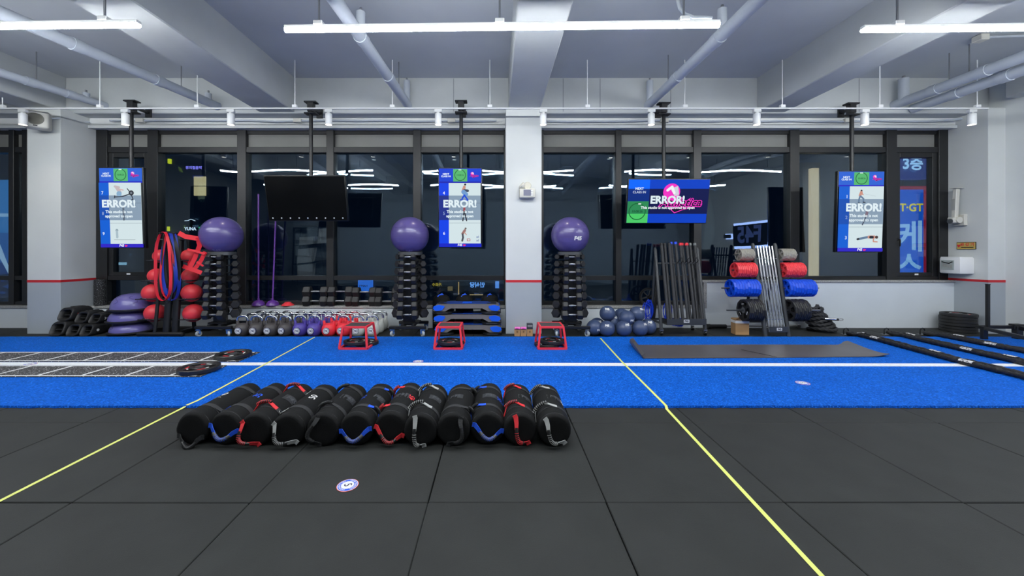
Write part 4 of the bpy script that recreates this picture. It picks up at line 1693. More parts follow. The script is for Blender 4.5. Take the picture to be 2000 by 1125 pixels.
def block(x, y, z, w, h, L, label, mark, mcol, rz=0):
    t = thing('rubber_block', label, 'weight block', (x, y, z), rz, 'hollow rubber blocks')
    sl = .09

    def ring(pts, y0, slope, zc=h / 2):
        return [(px, y0 + slope * (pz + h / 2) / h, pz + zc) for px, pz in pts]
    o = rrect(w, h, w * .27)
    o2 = rrect(w * .93, h * .93, w * .26)
    i_ = rrect(w * .62, h * .6, w * .16)
    i2 = rrect(w * .7, h * .68, w * .18)
    b = MB()
    b.loft([ring(i_, .05, sl), ring(i2, .012, sl), ring([(p_[0] * .96, p_[1] * .96) for p_ in o2], 0, sl), ring(o2, .004, sl), ring(o, .03, sl * .9),
            ring(o, L * .5, 0), ring(o, L - .03, -sl * .8), ring(o2, L, -sl), ring(i2, L - .012, -sl), ring(i_, L - .05, -sl), ring(i_, L * .5, 0), ring(i_, .05, sl)], cap=False)
    b.build('block_shell', M['rub'], t, smooth=60, fixn=True)
    MB().bx(-w * .34, w * .34, L * .2, L * .28, h * .36, h * .46, .01).build('grip_bar', M['rub'], t)
    MB().loft([[(px, L * .55 + pz * .9, h - .004) for px, pz in rrect(w * .62, .2, .05)], [(px, L * .55 + pz * .9, h + .008) for px, pz in rrect(w * .56, .19, .045)],
               [(px, L * .55 + pz * .9, h + .006) for px, pz in rrect(w * .42, .15, .04)], [(px, L * .55 + pz * .9, h - .02) for px, pz in rrect(w * .4, .14, .04)]]).build('hand_slot', M['rub'], t)
    d = MB()
    T_ = Matrix.Translation((w / 2 + .001, L * .33, h * .45)) @ rot('Y', 90)
    if mark == 'o':
        d.lathe([(0, 0), (.022, 0), (.022, .002), (0, .002)], 20, T_)
    else:
        for a in (0, 120, 240):
            d.box((0, .014, .001), (.008, .026, .002), 0, T_ @ rot('Z', a))
    d.build('logo', M[mcol], t)
    return t


block(-7.285, 6.33, .001, .24, .228, .46, 'bottom hollow black rubber block at the column end, the largest of its layer', 'y', 'print_r')
block(-7.02, 6.33, .001, .205, .19, .44, 'bottom hollow black rubber block in the middle of its layer', 'y', 'print_r')
block(-6.80, 6.33, .001, .19, .18, .44, 'bottom hollow black rubber block beside the purple dome trainers', 'o', 'print_w')
block(-7.275, 6.44, .23, .235, .215, .46, 'top hollow black rubber block at the column end, highest of the pile', 'y', 'print_r')
block(-7.02, 6.46, .192, .2, .185, .42, 'top hollow black rubber block in the middle of the pile', 'y', 'print_w')
block(-6.805, 6.47, .182, .185, .165, .42, 'top hollow black rubber block beside the purple dome trainers', 'y', 'print_w')

fr_ = thing('foam_roller', 'black speckled foam roller standing upright on the granite sill', 'foam roller', (-7.31, 7.1, .4055))
MB().lathe([(.02, .001), (.08, 0), (.086, .006), (.086, .474), (.08, .48), (.03, .48), (.03, .44), (0, .44)], 30).build('roller_body', mat('speckled_foam', (26, 27, 30), .7, speck=(130, .66, (205, 210, 215)), bump=(80, .2)), fr_)

for k, (z0, hgt, nm) in enumerate(((0, .15, 'lowest of three'), (.19, .16, 'middle of three'), (.385, .255, 'topmost of three'))):
    t = thing('dome_trainer', 'purple half-ball balance trainer on a black disc, %s in the stack' % nm, 'balance trainer', (-6.29 + (.012, -.006, .03)[k], 6.62, z0), (0, 40, 75)[k], 'stacked dome trainers')
    MB().lathe([(0, .002), (.27, .002), (.3, .012), (.318, .03), (.318, .042), (.3, .05), (.28, .05), (0, .05)], 44).build('platform', M['rub'], t)
    pr = [(.285, .05)]
    for j in range(1, 13):
        a = j / 12 * math.pi / 2
        pr.append((.285 * math.cos(a) ** (.75 if k == 2 else .45), .05 + (hgt - .01) * math.sin(a)))
    pr[-1] = (0, pr[-1][1])
    dm = MB().lathe(pr, 44, cap=False).build('dome', mat('dome_purple', (104, 98, 160), .3, var=(3, .05), coat=.2), t)
    gv = MB()
    for a0 in range(0, 360, 60):
        pts_ = []
        for j in range(8):
            f = .25 + .42 * j / 7
            q = f * math.pi / 2
            rr2 = .285 * math.cos(q) ** (.75 if k == 2 else .45) + .001
            aa = R(a0 + 14 * math.sin(j * .9))
            pts_.append((rr2 * math.cos(aa), rr2 * math.sin(aa), .05 + (hgt - .01) * math.sin(q) + .001))
        gv.tube(pts_, .0025, 5)
    gv.build('groove', mat('dome_groove', (70, 64, 112), .4), dm)

# ------------------------------------------------------------------ medicine ball rack
mr_ = thing('ball_rack', 'black steel medicine ball rack holding two columns of red balls', 'rack', (-5.42, 6.5, 0))
MB().bar((-.5, -.16, .035), (.27, -.16, .035), .07, .07, .02).build('foot', M['black'], mr_)
MB().bar((-.4, .34, .035), (.35, .34, .035), .07, .07, .02).build('foot', M['black'], mr_)
MB().bar((.08, -.16, .035), (.08, .34, .035), .06, .06, .01).build('base_rail', M['black'], mr_)
MB().cyl((-.21, -.16, .06), (-.21, .03, 1.7), .026, n=14).build('post', M['black'], mr_)
MB().cyl((-.065, -.1, .06), (-.05, .02, 1.72), .052, n=18).build('post', M['black'], mr_)
MB().cyl((.055, -.07, .06), (.055, .04, 1.7), .052, n=18).build('post', M['black'], mr_)
MB().cyl((.16, .2, .06), (.13, .1, 1.68), .03, n=14).build('post', M['black'], mr_)
LEV = ((.352, .152), (.695, .152), (.985, .125), (1.32, .116))
LX = ((-.40, .255), (-.44, .225), (-.375, .2), (-.3, .18))
for (z, r_), (xl, xr) in zip(LEV, LX):
    for x in (xl, xr):
        pts_ = [(x + r_ * .82 * math.cos(2 * math.pi * k / 24), .06 + r_ * .82 * math.sin(2 * math.pi * k / 24), z - r_ * .6) for k in range(24)]
        MB().tube(pts_, .009, 8, closed=True).build('shelf_hoop', M['black'], mr_)
        MB().cyl((x - r_ * .9 * (1 if x < 0 else -1), -.02, z - r_ * .6), (.02 if x < 0 else .12, 0.02, z - r_ * .6), .012, n=8).build('shelf_arm', M['black'], mr_)
for s_ in (-1, 1):
    MB().cyl((.06, -.0, 1.6), (.06 + s_ * .34, -.06, 1.6), .012, n=8).build('shelf_arm', M['black'], mr_)
for (z, r_), (xl, xr) in zip(LEV, LX):
    MB().cyl((xl - r_ * 1.15, -.07, z - r_ * .62), (xr + r_ * 1.15, -.07, z - r_ * .62), .008, n=8).build('shelf_rod', M['black'], mr_)
for k, ((z, r_), (xl, xr)) in enumerate(zip(LEV, LX)):
    for x, sd2 in ((xl, 'block side'), (xr, 'tower side')):
        t = thing('medicine_ball', 'red rubber medicine ball, %s on the %s of the ball rack' % (('lowest', 'second lowest', 'second highest', 'highest')[k], sd2), 'medicine ball', (-5.42 + x, 6.56, z), 0, 'red medicine balls')
        MB().ball((0, 0, 0), r_, 30, 18).build('ball_body', M['redrub'], t)
        sm_ = MB()
        sm_.tube([(r_ * 1.0 * math.cos(a), r_ * 1.0 * math.sin(a) * .5, r_ * 1.0 * math.sin(a) * .866) for a in [2 * math.pi * q / 40 for q in range(40)]], .0022, 5, closed=True)
        sm_.build('seam', mat('red_seam', (180, 28, 40), .5), t)
        if k in (0, 1, 2):
            lt = MB()
            vs, fs = text_mesh('F45' if (k + (x > 0)) % 2 else '12 lb', r_ * .34, bold=.03)
            out = []
            for u, v, _ in vs:
                u, v = u - .2 * r_, v - .62 * r_
                yy = math.sqrt(max(0, r_ * r_ - u * u - v * v))
                out.append((u * 1.01, -yy * 1.012, v * 1.01))
            lt.add(out, fs)
            lt.build('logo', M['print_w'], t, smooth=0)


def band(xc, y, ztop, zbot, w_, wd, mcol, label, ph=0.0, n=44):
    t = thing('resistance_band', label, 'band', (xc, y, ztop), 0, 'loop bands on the ball rack')
    hz = (ztop - zbot) / 2
    pts_, sds, ws = [], [], []
    for k in range(n):
        a = 2 * math.pi * k / n
        c = math.cos(a)
        x = w_ * math.sin(a) * (.78 - .22 * c) + .012 * math.sin(3 * a + ph)
        if c > .75:
            x *= .9
        pts_.append((x, .012 * math.sin(2 * a + ph), -hz + hz * c))
        f = .5 - .5 * math.cos(2 * a + .6 * math.sin(ph))
        ang = f * (1.1 + .4 * math.sin(ph * 2 + a))
        sds.append((math.sin(ang), math.cos(ang), 0))
        ws.append(wd)
    MB().ribbon(pts_, ws, .005, sds, closed=True).build('band_loop', mcol, t)


MBR, MBB, MBK = mat('latex_red', (222, 40, 56), .45), mat('latex_blue', (28, 60, 175), .45), mat('latex_black', (36, 36, 38), .5)
band(-5.285, 6.10, 1.71, .62, .165, .04, MBR, 'wide red loop band, longest of those hung on the ball rack', 0.3)
band(-5.25, 6.17, 1.69, .70, .13, .05, MBB, 'blue loop band hanging among the bands on the ball rack', 1.7)
band(-5.285, 6.205, 1.70, .82, .085, .06, MBK, 'broad black loop band hanging in the middle of the band bunch', 2.6)
band(-5.255, 6.135, 1.71, .66, .115, .026, MBR, 'narrow red loop band hanging in front of the blue one', 4.0)
band(-5.255, 6.135, 1.68, .58, .14, .016, MBK, 'thin black loop band hanging lowest on the ball rack', 5.2)
band(-5.29, 6.275, 1.70, .60, .15, .05, MBB, 'broad blue loop band on the outer side of the band bunch', 0.9)
band(-5.25, 6.24, 1.70, .74, .11, .055, MBK, 'broad black loop band in front of the red ones on the ball rack', 3.4)
pg = MB().cyl((0, .12, 0), (0, -.48, 0), .014, n=10).build('hook_peg', M['black'], mr_)
pg.location = (.145, 0, 1.69)

hn = thing('strap_harness', 'red webbing strap harness hung from the ball rack beside the first tower', 'strap', (-5.2, 6.3, 1.6), 0)
RW = mat('harness_red', (214, 30, 46), .6, bump=(200, .25))


def hp(px, py, dy=0.0):
    v = at(px, py, 6.3 + dy)
    return (v.x + 5.2, v.y - 6.3, v.z - 1.6)


for pts_, wd in (
        ([hp(349, 455), hp(362, 462, -.02), hp(386, 466, -.01)], .075),
        ([hp(386, 464, -.02), hp(390, 480, .02), hp(380, 505, .03), hp(370, 525, 0)], .07),
        ([hp(401, 492, .02), hp(392, 510, .03), hp(378, 528, .01)], .06),
        ([hp(366, 487, .0), hp(380, 490, -.02), hp(400, 496, .0)], .035),
        ([hp(384, 512, .0), hp(392, 516, -.02), hp(397, 520, .0)], .03),
        ([hp(357, 520, .02), hp(375, 526, -.01), hp(394, 533, .0)], .065),
        ([hp(372, 505, .01), hp(368, 515, .0), hp(370, 526, .02)], .025)):
    MB().ribbon(pts_, wd, .004, [(0.3, .2, 1), (.3, .2, 1), (.3, .2, 1), (.3, .2, 1)][:len(pts_)] if abs(pts_[0][2] - pts_[-1][2]) < .2 else (1, .15, 0)).build('strap', RW, hn)

# ------------------------------------------------------------------ dumbbells
DBM = {}


def dumbbell_parts(L, r):
    key = (round(L, 3), round(r, 3))
    if key in DBM:
        return DBM[key]
    hl = L * .29

    def hexring(x, rr2):
        return [(x, rr2 * math.cos(R(60 * k)), rr2 * math.sin(R(60 * k))) for k in range(6)]

    def head(s):
        b = MB()
        rings = [hexring(s * (L / 2 - hl), r * .55), hexring(s * (L / 2 - hl), r * .84), hexring(s * (L / 2 - hl + hl * .14), r), hexring(s * (L / 2 - hl * .16), r), hexring(s * L / 2, r * .82)]
        b.loft(rings)
        return b
    me = []
    for s in (-1, 1):
        m_ = head(s).mesh('head', M['rubhex'], 25)
        bm = bmesh.new()
        bm.from_mesh(m_)
        bmesh.ops.recalc_face_normals(bm, faces=bm.faces[:])
        bm.to_mesh(m_)
        bm.free()
        me.append(m_)
    hx = L / 2 - hl
    hm = MB().tube([(-hx, 0, 0), (-hx * .8, 0, 0), (-hx * .4, 0, 0), (0, 0, 0), (hx * .4, 0, 0), (hx * .8, 0, 0), (hx, 0, 0)], [.0125, .0125, .0155, .017, .0155, .0125, .0125], 12).mesh('handle', mat('knurled_chrome', (188, 190, 194), .32, metal=1.0, bump=(420, .5)), 50)
    DBM[key] = (me[0], me[1], hm)
    return DBM[key]


def dumbbell(loc, rz, L, r, label, group, rx=0):
    t = thing('hex_dumbbell', label, 'dumbbell', loc, rz, group, rx=rx)
    a, b, c = dumbbell_parts(L, r)
    for nm, me in (('head', a), ('head', b), ('handle', c)):
        o = bpy.data.objects.new(nm, me)
        C.objects.link(o)
        o.parent = t
    return t


TOW_Y = 6.55
TOWERS = ((-4.665, 'beside the ball rack'), (-1.47, 'beside the step platforms'), (1.245, 'by the middle column'))
LV = ((1.31, .26, .05), (1.19, .265, .058), (1.06, .275, .063), (.925, .285, .068), (.79, .3, .071), (.65, .31, .074), (.505, .32, .077), (.355, .35, .084))
for ti, (tx, where) in enumerate(TOWERS):
    t = thing('dumbbell_tower', 'black three-sided dumbbell tower on castors ' + where, 'dumbbell rack', (tx, TOW_Y, 0), 0, 'dumbbell towers')
    tri = [(.125 * math.sin(R(60 + 120 * k)), .125 * math.cos(R(60 + 120 * k))) for k in range(3)]
    co = MB()
    co.prism([(-.105, -.07), (.105, -.07), (.012, .12), (-.012, .12)], .16, 1.34)
    co.build('core_post', M['black'], t)
    MB().lathe([(0, 1.335), (.19, 1.335), (.205, 1.34), (.205, 1.39), (.185, 1.395), (.18, 1.37), (0, 1.37)], 36).build('ring_top', mat('tower_ring', (92, 94, 96), .35, metal=.5), t)
    MB().bar((-.3, -.2, .145), (.3, -.2, .145), .06, .05, .008).build('base_bar', M['black'], t)
    MB().bar((-.26, .28, .145), (.26, .28, .145), .06, .05, .008).build('base_bar', M['black'], t)
    MB().bar((-.09, -.2, .17), (-.07, .28, .17), .05, .05, .006).build('base_rail', M['black'], t)
    MB().bar((.09, -.2, .17), (.07, .28, .17), .05, .05, .006).build('base_rail', M['black'], t)
    MB().bx(-.16, .16, -.13, .13, .19, .215, .005).build('base_plate', M['black'], t)
    for cx, cy in ((-.25, -.2), (.25, -.2), (-.22, .28), (.22, .28)):
        wm = MB()
        a = R(35 if cx > 0 else -20)
        ax = Vector((math.cos(a), math.sin(a), 0))
        c = Vector((cx, cy, .045))
        wm.cyl(c - ax * .016, c + ax * .016, .045, n=20)
        w2_ = wm.build('caster_wheel', mat('caster_tyre', (176, 184, 190), .4), t)
        MB().cyl(c - ax * .018, c + ax * .018, .02, n=12).build('hub', M['steel'], w2_)
        fk = MB()
        for s in (-1, 1):
            q = c + ax * (.024 * s)
            fk.bar(q + Vector((0, 0, -.0)), q + Vector((0, 0, .068)), .03, .005)
        fk.box((cx, cy, .108), (.075, .06, .012), .003)
        fk.cyl((cx, cy, .108), (cx, cy, .125), .02, n=12)
        fk.build('caster_fork', mat('caster_blue', (70, 108, 168), .35) if ti < 2 else M['steel'], t)
    for az, side in ((0, 'facing the room'), (120, 'on rope-side flank'), (240, 'on ladder-side flank')):
        nx, ny = math.sin(R(az)), -math.cos(R(az))
        for k, (z, L, r) in enumerate(LV):
            dd = .168 + r * .3
            sdl = MB()
            for s in (-1, 1):
                sdl.bx(s * .042 - .008, s * .042 + .008, -dd - .03, -.03, z - .034, z - .019, .002)
            so = sdl.build('saddle', M['black'], t)
            so.rotation_euler = (0, 0, R(az))
            dumbbell((tx + nx * dd, TOW_Y + ny * dd, z), az, L, r, 'black hex dumbbell %s %s, tower %s' % (ORD[k], side, where), 'dumbbells on the towers')
    b = thing('exercise_ball', 'large purple exercise ball sitting on the tower ' + where, 'exercise ball', (tx + .0, TOW_Y - .02, 1.672), 0, 'purple exercise balls')
    MB().ball((0, 0, 0), .318, 48, 30, (1, 1, .985)).build('ball_body', M['purple'], b)
    rg_ = MB()
    for zz in (-.12, -.04, .04, .12):
        q = math.sqrt(.318 ** 2 - zz * zz)
        rg_.tube([(q * math.cos(2 * math.pi * k / 60), q * math.sin(2 * math.pi * k / 60), zz) for k in range(60)], .0016, 5, closed=True)
    rg_.build('rib', M['purple'], b)
    lt = MB()
    vs, fs = text_mesh('F45', .085, bold=.05, shear=.1)
    du, dv = ((.05, -.27), (.02, -.285), (.07, -.06))[ti]
    out = []
    for u, v, _ in vs:
        u, v = u + du, v + dv
        out.append((u, -math.sqrt(max(1e-4, .3205 ** 2 - u * u - v * v)), v))
    lt.add(out, fs)
    lt.build('logo', M['print_w'] if ti == 2 else mat('ball_print', (128, 116, 176), .4), b, smooth=0)

# ------------------------------------------------------------------ kettlebells
KC = {'charcoal': mat('kb_charcoal', (70, 66, 66), .5, var=(12, .08)), 'purple': mat('kb_purple', (76, 62, 150), .48, var=(12, .06)), 'red': mat('kb_red', (236, 48, 62), .48, var=(12, .05)),
      'pale grey': mat('kb_grey', (196, 198, 190), .5, var=(12, .05))}
KS = 1.13


def kb_proto(col):
    t = thing('kettlebell', 'x', 'kettlebell', (0, 0, 0), 0, 'competition kettlebells')
    b = MB()
    prof = [(0, 0), (.06, 0), (.075, .006), (.095, .035), (.105, .075), (.104, .11), (.094, .142), (.078, .166), (.06, .178), (0, .182)]
    b.lathe(prof, 32)
    for s in (-1, 1):
        rings = []
        for z, x, hw, hd in ((.13, .062, .028, .036), (.165, .068, .022, .028), (.2, .074, .018, .021), (.222, .078, .017, .0185)):
            rings.append([(s * x + hw * math.cos(2 * math.pi * k / 12) * s, hd * math.sin(2 * math.pi * k / 12), z) for k in range(12)])
        b.loft(rings)
    b.v = [(x * KS, y * KS, z * KS) for x, y, z in b.v]
    b.build('bell', KC[col], t, smooth=50, fixn=True)
    hd = MB()
    pts_ = [(-.079, 0, .218), (-.08, 0, .232), (-.077, 0, .252), (-.066, 0, .272), (-.045, 0, .284), (0, 0, .289), (.045, 0, .284), (.066, 0, .272), (.077, 0, .252), (.08, 0, .232), (.079, 0, .218)]
    hd.tube([(x * KS, 0, z * KS) for x, y, z in pts_], .0165 * KS, 12)
    hd.build('handle', M['chrome'], t, smooth=60)
    em2 = MB()
    Tm = Matrix.Translation((0, -.1055 * KS, .088 * KS)) @ rot('X', 90)
    em2.lathe([(0, 0), (.053, -.012), (.053, .001), (0, .003)], 28, Tm)
    e = em2.build('emblem', M['print_n'], t)
    m_ = MB()
    for r0, r1 in ((.05, .042), (.036, .0)):
        if r1:
            m_.lathe([(r1, .0034), (r0, .0034)], 28, Tm, cap=False)
        else:
            m_.lathe([(0, .0036), (r0, .0034)], 28, Tm, cap=False)
    m_.build('emblem_ring', M['print_w'], e, smooth=0)
    m_ = MB()
    add_text(m_, 'F45', Tm @ Matrix.Translation((0, 0, .0046)), .034, bold=.05)
    m_.build('logo', M['print_n'], e, smooth=0)
    return t


KCOL = ['charcoal'] * 4 + ['purple'] * 2 + ['red'] * 2 + ['pale grey'] * 2
KP = {}
for r_i, (yy, rn, dx) in enumerate(((6.42, 'front row', 0), (6.66, 'middle row', .015), (6.895, 'back row against the wall', .012))):
    cnt = {}
    for k, col in enumerate(KCOL):
        cnt[col] = cnt.get(col, 0) + 1
        x = -4.235 + .2405 * k + dx
        tot = KCOL.count(col)
        which = NTH[cnt[col] - 1] if tot > 2 else ('tower-side' if cnt[col] == 2 and col == 'pale grey' else NTH[cnt[col] - 1])
        label = '%s kettlebell, %s of its colour from the ball rack, %s' % (col, NTH[cnt[col] - 1], rn)
        if col not in KP:
            KP[col] = kb_proto(col)
            KP[col].location = (x, yy, 0)
            KP[col]['label'] = label
        else:
            dup(KP[col], (x + random.uniform(-.006, .006), yy + random.uniform(-.008, .008), 0), random.uniform(-6, 6), label)

# ------------------------------------------------------------------ things on the sill
SZ = .4055
for px, nm in ((505.5, 'nearer the first tower'), (533, 'nearer the red marker cone')):
    x = (px - VX) * 7.09 / FPX
    t = thing('agility_pole', 'tall thin purple pole in a dome base on the sill, ' + nm, 'pole', (x, 7.08, SZ), 0, 'purple agility poles')
    MB().lathe([(0, 0), (.105, 0), (.112, .012), (.1, .05), (.07, .085), (.03, .1), (0, .103)], 32).build('dome_base', mat('pole_base_purple', (96, 52, 140), .3, coat=.3), t)
    ht = 1.41 + 112 * 7.1 / 752 - SZ if px < 520 else 1.9
    MB().cyl((0, 0, .09), (0 if px < 520 else .07, .0, min(ht, 2.05)), .0135, n=12).build('pole_rod', mat('pole_purple', (112, 66, 158), .35), t)
    MB().cyl((0, 0, .095), (0, 0, .13), .022, n=14).build('collar', mat('pole_base_purple', (96, 52, 140)), t)
mk = thing('marker_cone', 'flat red marker cone lying on the sill beside the purple poles', 'marker cone', at(562, 596, 7.1))
mk.location.z = SZ
MB().lathe([(.108, 0), (.112, .004), (.09, .022), (.045, .06), (.036, .062), (.03, .058), (.04, .052), (.1, .004)], 32, cap=False).build('cone_shell', M['redrub'], mk)

for k, px in enumerate((614.5, 663.5, 710.5, 755)):
    x = (px - VX) * 7.02 / FPX
    L, r = ((.45, .1), (.45, .1), (.44, .096), (.43, .094))[k]
    for lv in (0, 1):
        dumbbell((x + (.01 if lv else 0), 7.06, SZ + r * .866 + lv * 2 * r * .872), 0, L, r,
                 'big black hex dumbbell on the sill, %s pair from the marker cone, %s one' % (NTH[k], ('lower', 'upper')[lv]), 'dumbbells on the sill')

# ------------------------------------------------------------------ step platforms and upright bags behind
SB = mat('step_blue', (20, 92, 225), .4)
SG = mat('step_grey', (110, 106, 105), .5, var=(5, .05))


def step(x, y, z, label, rz=0):
    t = thing('step_platform', label, 'step platform', (x, y, z), rz, 'stacked step platforms')
    hd, W2 = .2, .555
    poly = [(-W2, .05), (-W2 + .02, .135), (-W2 + .075, .168), (W2 - .075, .168), (W2 - .02, .135), (W2, .05), (W2 - .2, .05), (W2 - .29, .098), (-W2 + .29, .098), (-W2 + .2, .05)]
    T_ = Matrix(((1, 0, 0, 0), (0, 0, -1, 0), (0, 1, 0, 0), (0, 0, 0, 1)))
    MB().prism(poly, -hd, hd, T_).build('deck', SG, t, fixn=True)
    MB().bx(-W2 + .06, W2 - .06, -hd + .02, hd - .02, .166, .174, .003).build('tread', M['rub'], t)
    for yy, ww in ((-.13, .34), (-.045, .4), (.1, .36)):
        MB().bx(-ww, ww, yy - .012, yy + .012, .1735, .1755).build('tread_stripe', SB, t)
    MB().bx(-.08, .08, -.12, .06, .174, .176).build('tread_patch', SB, t)
    for sx in (-1, 1):
        for sy in (-1, 1):
            e = MB()
            po = [(-.03, 0.005), (.07, -.005), (.118, .03), (.105, .07), (.02, .092), (-.07, .075), (-.075, .05)]
            pts_ = [(sx * (W2 - .115 + a), .062 + b_ * 1.05) for a, b_ in po]
            e.prism(pts_, -.004, .012 if True else 0, Matrix(((1, 0, 0, 0), (0, 0, sy, sy * hd), (0, 1, 0, 0), (0, 0, 0, 1))))
            e.build('corner_cap', SB, t, fixn=True)
        ft = MB()
        ft.loft([[(sx * (W2 - .15) + px * 1.0, py, z2) for px, py in rrect(w2, h2, .09)] for z2, w2, h2 in ((0, .3, .4), (.012, .33, .43), (.035, .33, .43), (.052, .28, .38))])
        ft.build('foot', M['blackp'], t, fixn=True)
        MB().bx(sx * (W2 - .15) - .09, sx * (W2 - .15) + .09, -.218, -.2, .016, .03, .002).build('foot_grip', M['grey'], t)
    return t


step(-.475, 6.61, .001, 'bottom grey and black step platform with blue corners in the stack of three')
step(-.492, 6.61, .178, 'middle grey and black step platform with blue corners in the stack of three')
step(-.50, 6.6, .355, 'top grey and black step platform with blue corners and stripes in the stack of three')
for k, px in enumerate((862, 907, 956)):
    x = (px - VX) * 6.92 / FPX
    t = thing('upright_sandbag', 'black sandbag standing upright behind the step platforms, ' + ('beside the dumbbell tower', 'in the middle of three', 'beside the middle column')[k], 'sandbag', (x, 6.925, 0), 0, 'upright sandbags')
    MB().lathe([(0, 0), (.085, 0), (.1, .02), (.102, .3), (.1, .52), (.09, .58), (.06, .615), (0, .63)], 30, Matrix.Diagonal((1.55, 1, 1, 1))).build('bag_body', M['cloth'], t, smooth=60)
    MB().ribbon([(-.05 + .015 * k, -.075, .585), (-.01, -.045, .618), (.03, -.01, .634)], .05, .004, (1, .3, 0)).build('handle_tab', mat('blue_webbing', (24, 84, 215)), t)

# ------------------------------------------------------------------ small boxes at the middle column
for px, nm, dz in ((1010.5, 'small cardboard box at the column foot, farther from the red stool', 0), (1022.5, 'small cardboard box at the column foot, in the middle of three', 0), (1035, 'small cardboard box at the column foot carrying the dark carton', 0)):
    x = (px - VX) * 6.36 / FPX
    t = thing('small_box', nm, 'box', (x, 6.4, 0), random.uniform(-4, 4), 'small boxes')
    MB().bx(-.048, .048, -.05, .05, .0005, .115, .002).build('carton', M['card'], t)
    m_ = MB().box((0, -.051, .075), (.025, .002, .03))
    m_.build('print', mat('card_print', (116, 86, 58), .8), t)
    MB().bx(-.003, .003, -.05, .05, .1145, .116).build('tape_seam', mat('card_tape', (190, 160, 120), .5), t)
for px in (1011, 1023):
    x = (px - VX) * 6.36 / FPX
    t = thing('pink_packet', 'bright pink packet lying on the small cardboard box ' + ('farther from the red stool' if px == 1011 else 'in the middle'), 'packet', (x, 6.385, .1175), random.uniform(-8, 8))
    MB().bx(-.045, .045, -.05, .04, 0, .028, .006).build('wrapper', mat('pink_wrap', (240, 120, 200), .5, var=(30, .15)), t)
    MB().bx(-.02, .02, -.052, -.05, .006, .02).build('print', mat('pink_print', (190, 60, 150), .5), t)
t = thing('dark_carton', 'small dark grey carton with pale print on a cardboard box', 'carton', ((1035 - VX) * 6.36 / FPX, 6.395, .1175))
MB().bx(-.048, .048, -.048, .048, 0, .088, .003).build('carton', mat('dark_card', (52, 54, 62), .5), t)
for z in (.042, .062):
    MB().bx(-.04, .04, -.0495, -.048, z - .005, z + .005).build('print', M['print_g'], t)

# ------------------------------------------------------------------ slam balls
SLAM = ((1160.7, 635, 6.42, 'outermost bottom ball towards the column'), (1166.5, 626, 6.62, 'rear ball behind the outermost bottom ball'), (1185.2, 642.5, 6.34, 'second bottom ball from the column'),
        (1218, 643.5, 6.34, 'middle front bottom ball'), (1249.5, 642, 6.36, 'bottom front ball towards the bar rack'), (1266, 635.5, 6.5, 'bottom ball against the bar rack'),
        (1196, 629, 6.56, 'small-looking ball deep in the gap of the heap'), (1186.3, 612.3, 6.5, 'upper ball nearest the column'), (1214, 617, 6.68, 'upper ball half hidden at the back'),
        (1223.7, 621.5, 6.42, 'upper ball in the middle of the heap'), (1244, 613.5, 6.52, 'upper ball towards the bar rack'))
SN = mat('slam_navy', (64, 78, 110), .36, var=(5, .1), bump=(90, .12))
for k, (px, py, Y, nm) in enumerate(SLAM):
    c = at(px, py, Y)
    r = .13
    if nm.startswith(('outermost', 'second bottom', 'middle front', 'bottom', 'rear')):
        c.z = r
    t = thing('slam_ball', 'navy blue rubber slam ball, ' + nm, 'slam ball', c, random.uniform(-25, 25), 'heap of slam balls')
    MB().ball((0, 0, 0), r, 32, 20).build('ball_body', SN, t)
    lt = MB()
    vs, fs = text_mesh('F45', .045, bold=.06)
    du, dv = random.Random(k).choice(((.0, .07), (.04, .08), (-.03, .085), (.02, -.02), (.03, .09)))
    out = []
    for u, v, _ in vs:
        u, v = u + du, v * .9 + dv
        out.append((u, -math.sqrt(max(1e-5, .1312 ** 2 - u * u - v * v)), v))
    lt.add(out, fs)
    lt.build('logo', M['print_w'], t, smooth=0)
# ------------------------------------------------------------------ rack of padded bars
br = thing('bar_rack', 'dark steel rolling rack holding padded bars with coloured caps', 'rack', (3.1, 6.43, 0))
for x in (2.745 - 3.1, 3.475 - 3.1):
    p_ = MB()
    p_.tube([(x, -.01, .1), (x, .235, 1.43), (x, .25, 1.46)], [.027, .027, .018], 14)
    p_.build('post', M['grey'], br)
    MB().cyl((x, -.01, .082), (x, -.01, .1), .04, n=16).build('foot_collar', M['steel'], br)
    MB().cyl((x, .4, .12), (x, .23, 1.35), .02, n=12).build('rear_leg', M['grey'], br)
    MB().bar((x, .0, .2), (x, .42, .2), .03, .03).build('side_rail', M['grey'], br)
    for yy in (-.01, .4):
        w_ = MB().cyl((x - .014, yy, .04), (x + .014, yy, .04), .039, n=18).build('caster_wheel', M['blackp'], br)
        MB().cyl((x - .018, yy, .04), (x + .018, yy, .04), .014, n=10).build('hub', M['steel'], w_)
        f_ = MB()
        f_.bx(x - .024, x - .019, yy - .016, yy + .016, .035, .088)
        f_.bx(x + .019, x + .024, yy - .016, yy + .016, .035, .088)
        f_.bx(x - .026, x + .026, yy - .02, yy + .02, .083, .09, .002)
        f_.build('caster_fork', M['steel'], br)
tr_ = MB()
tr_.bx(-.29, .36, -.085, -.078, .19, .29, .002)
tr_.bx(-.29, .36, -.08, .1, .185, .195)
tr_.bx(-.29, .36, .095, .1, .19, .26)
tr_.build('tray', M['grey'], br)
pl_ = MB().bx(-.015, .075, -.0875, -.085, .225, .275).build('name_plate', M['print_w'], br)
lt = MB()
add_text(lt, 'F45', Matrix.Translation((.03, -.0885, .25)) @ FACE, .045, bold=.05)
lt.build('logo', M['grey'], pl_, smooth=0)
MB().bar((-.36, .2, 1.2), (.38, .2, 1.2), .025, .025).build('back_rail', M['grey'], br)
MB().bar((-.36, .42, .2), (.38, .42, .2), .03, .03).build('back_rail', M['grey'], br)
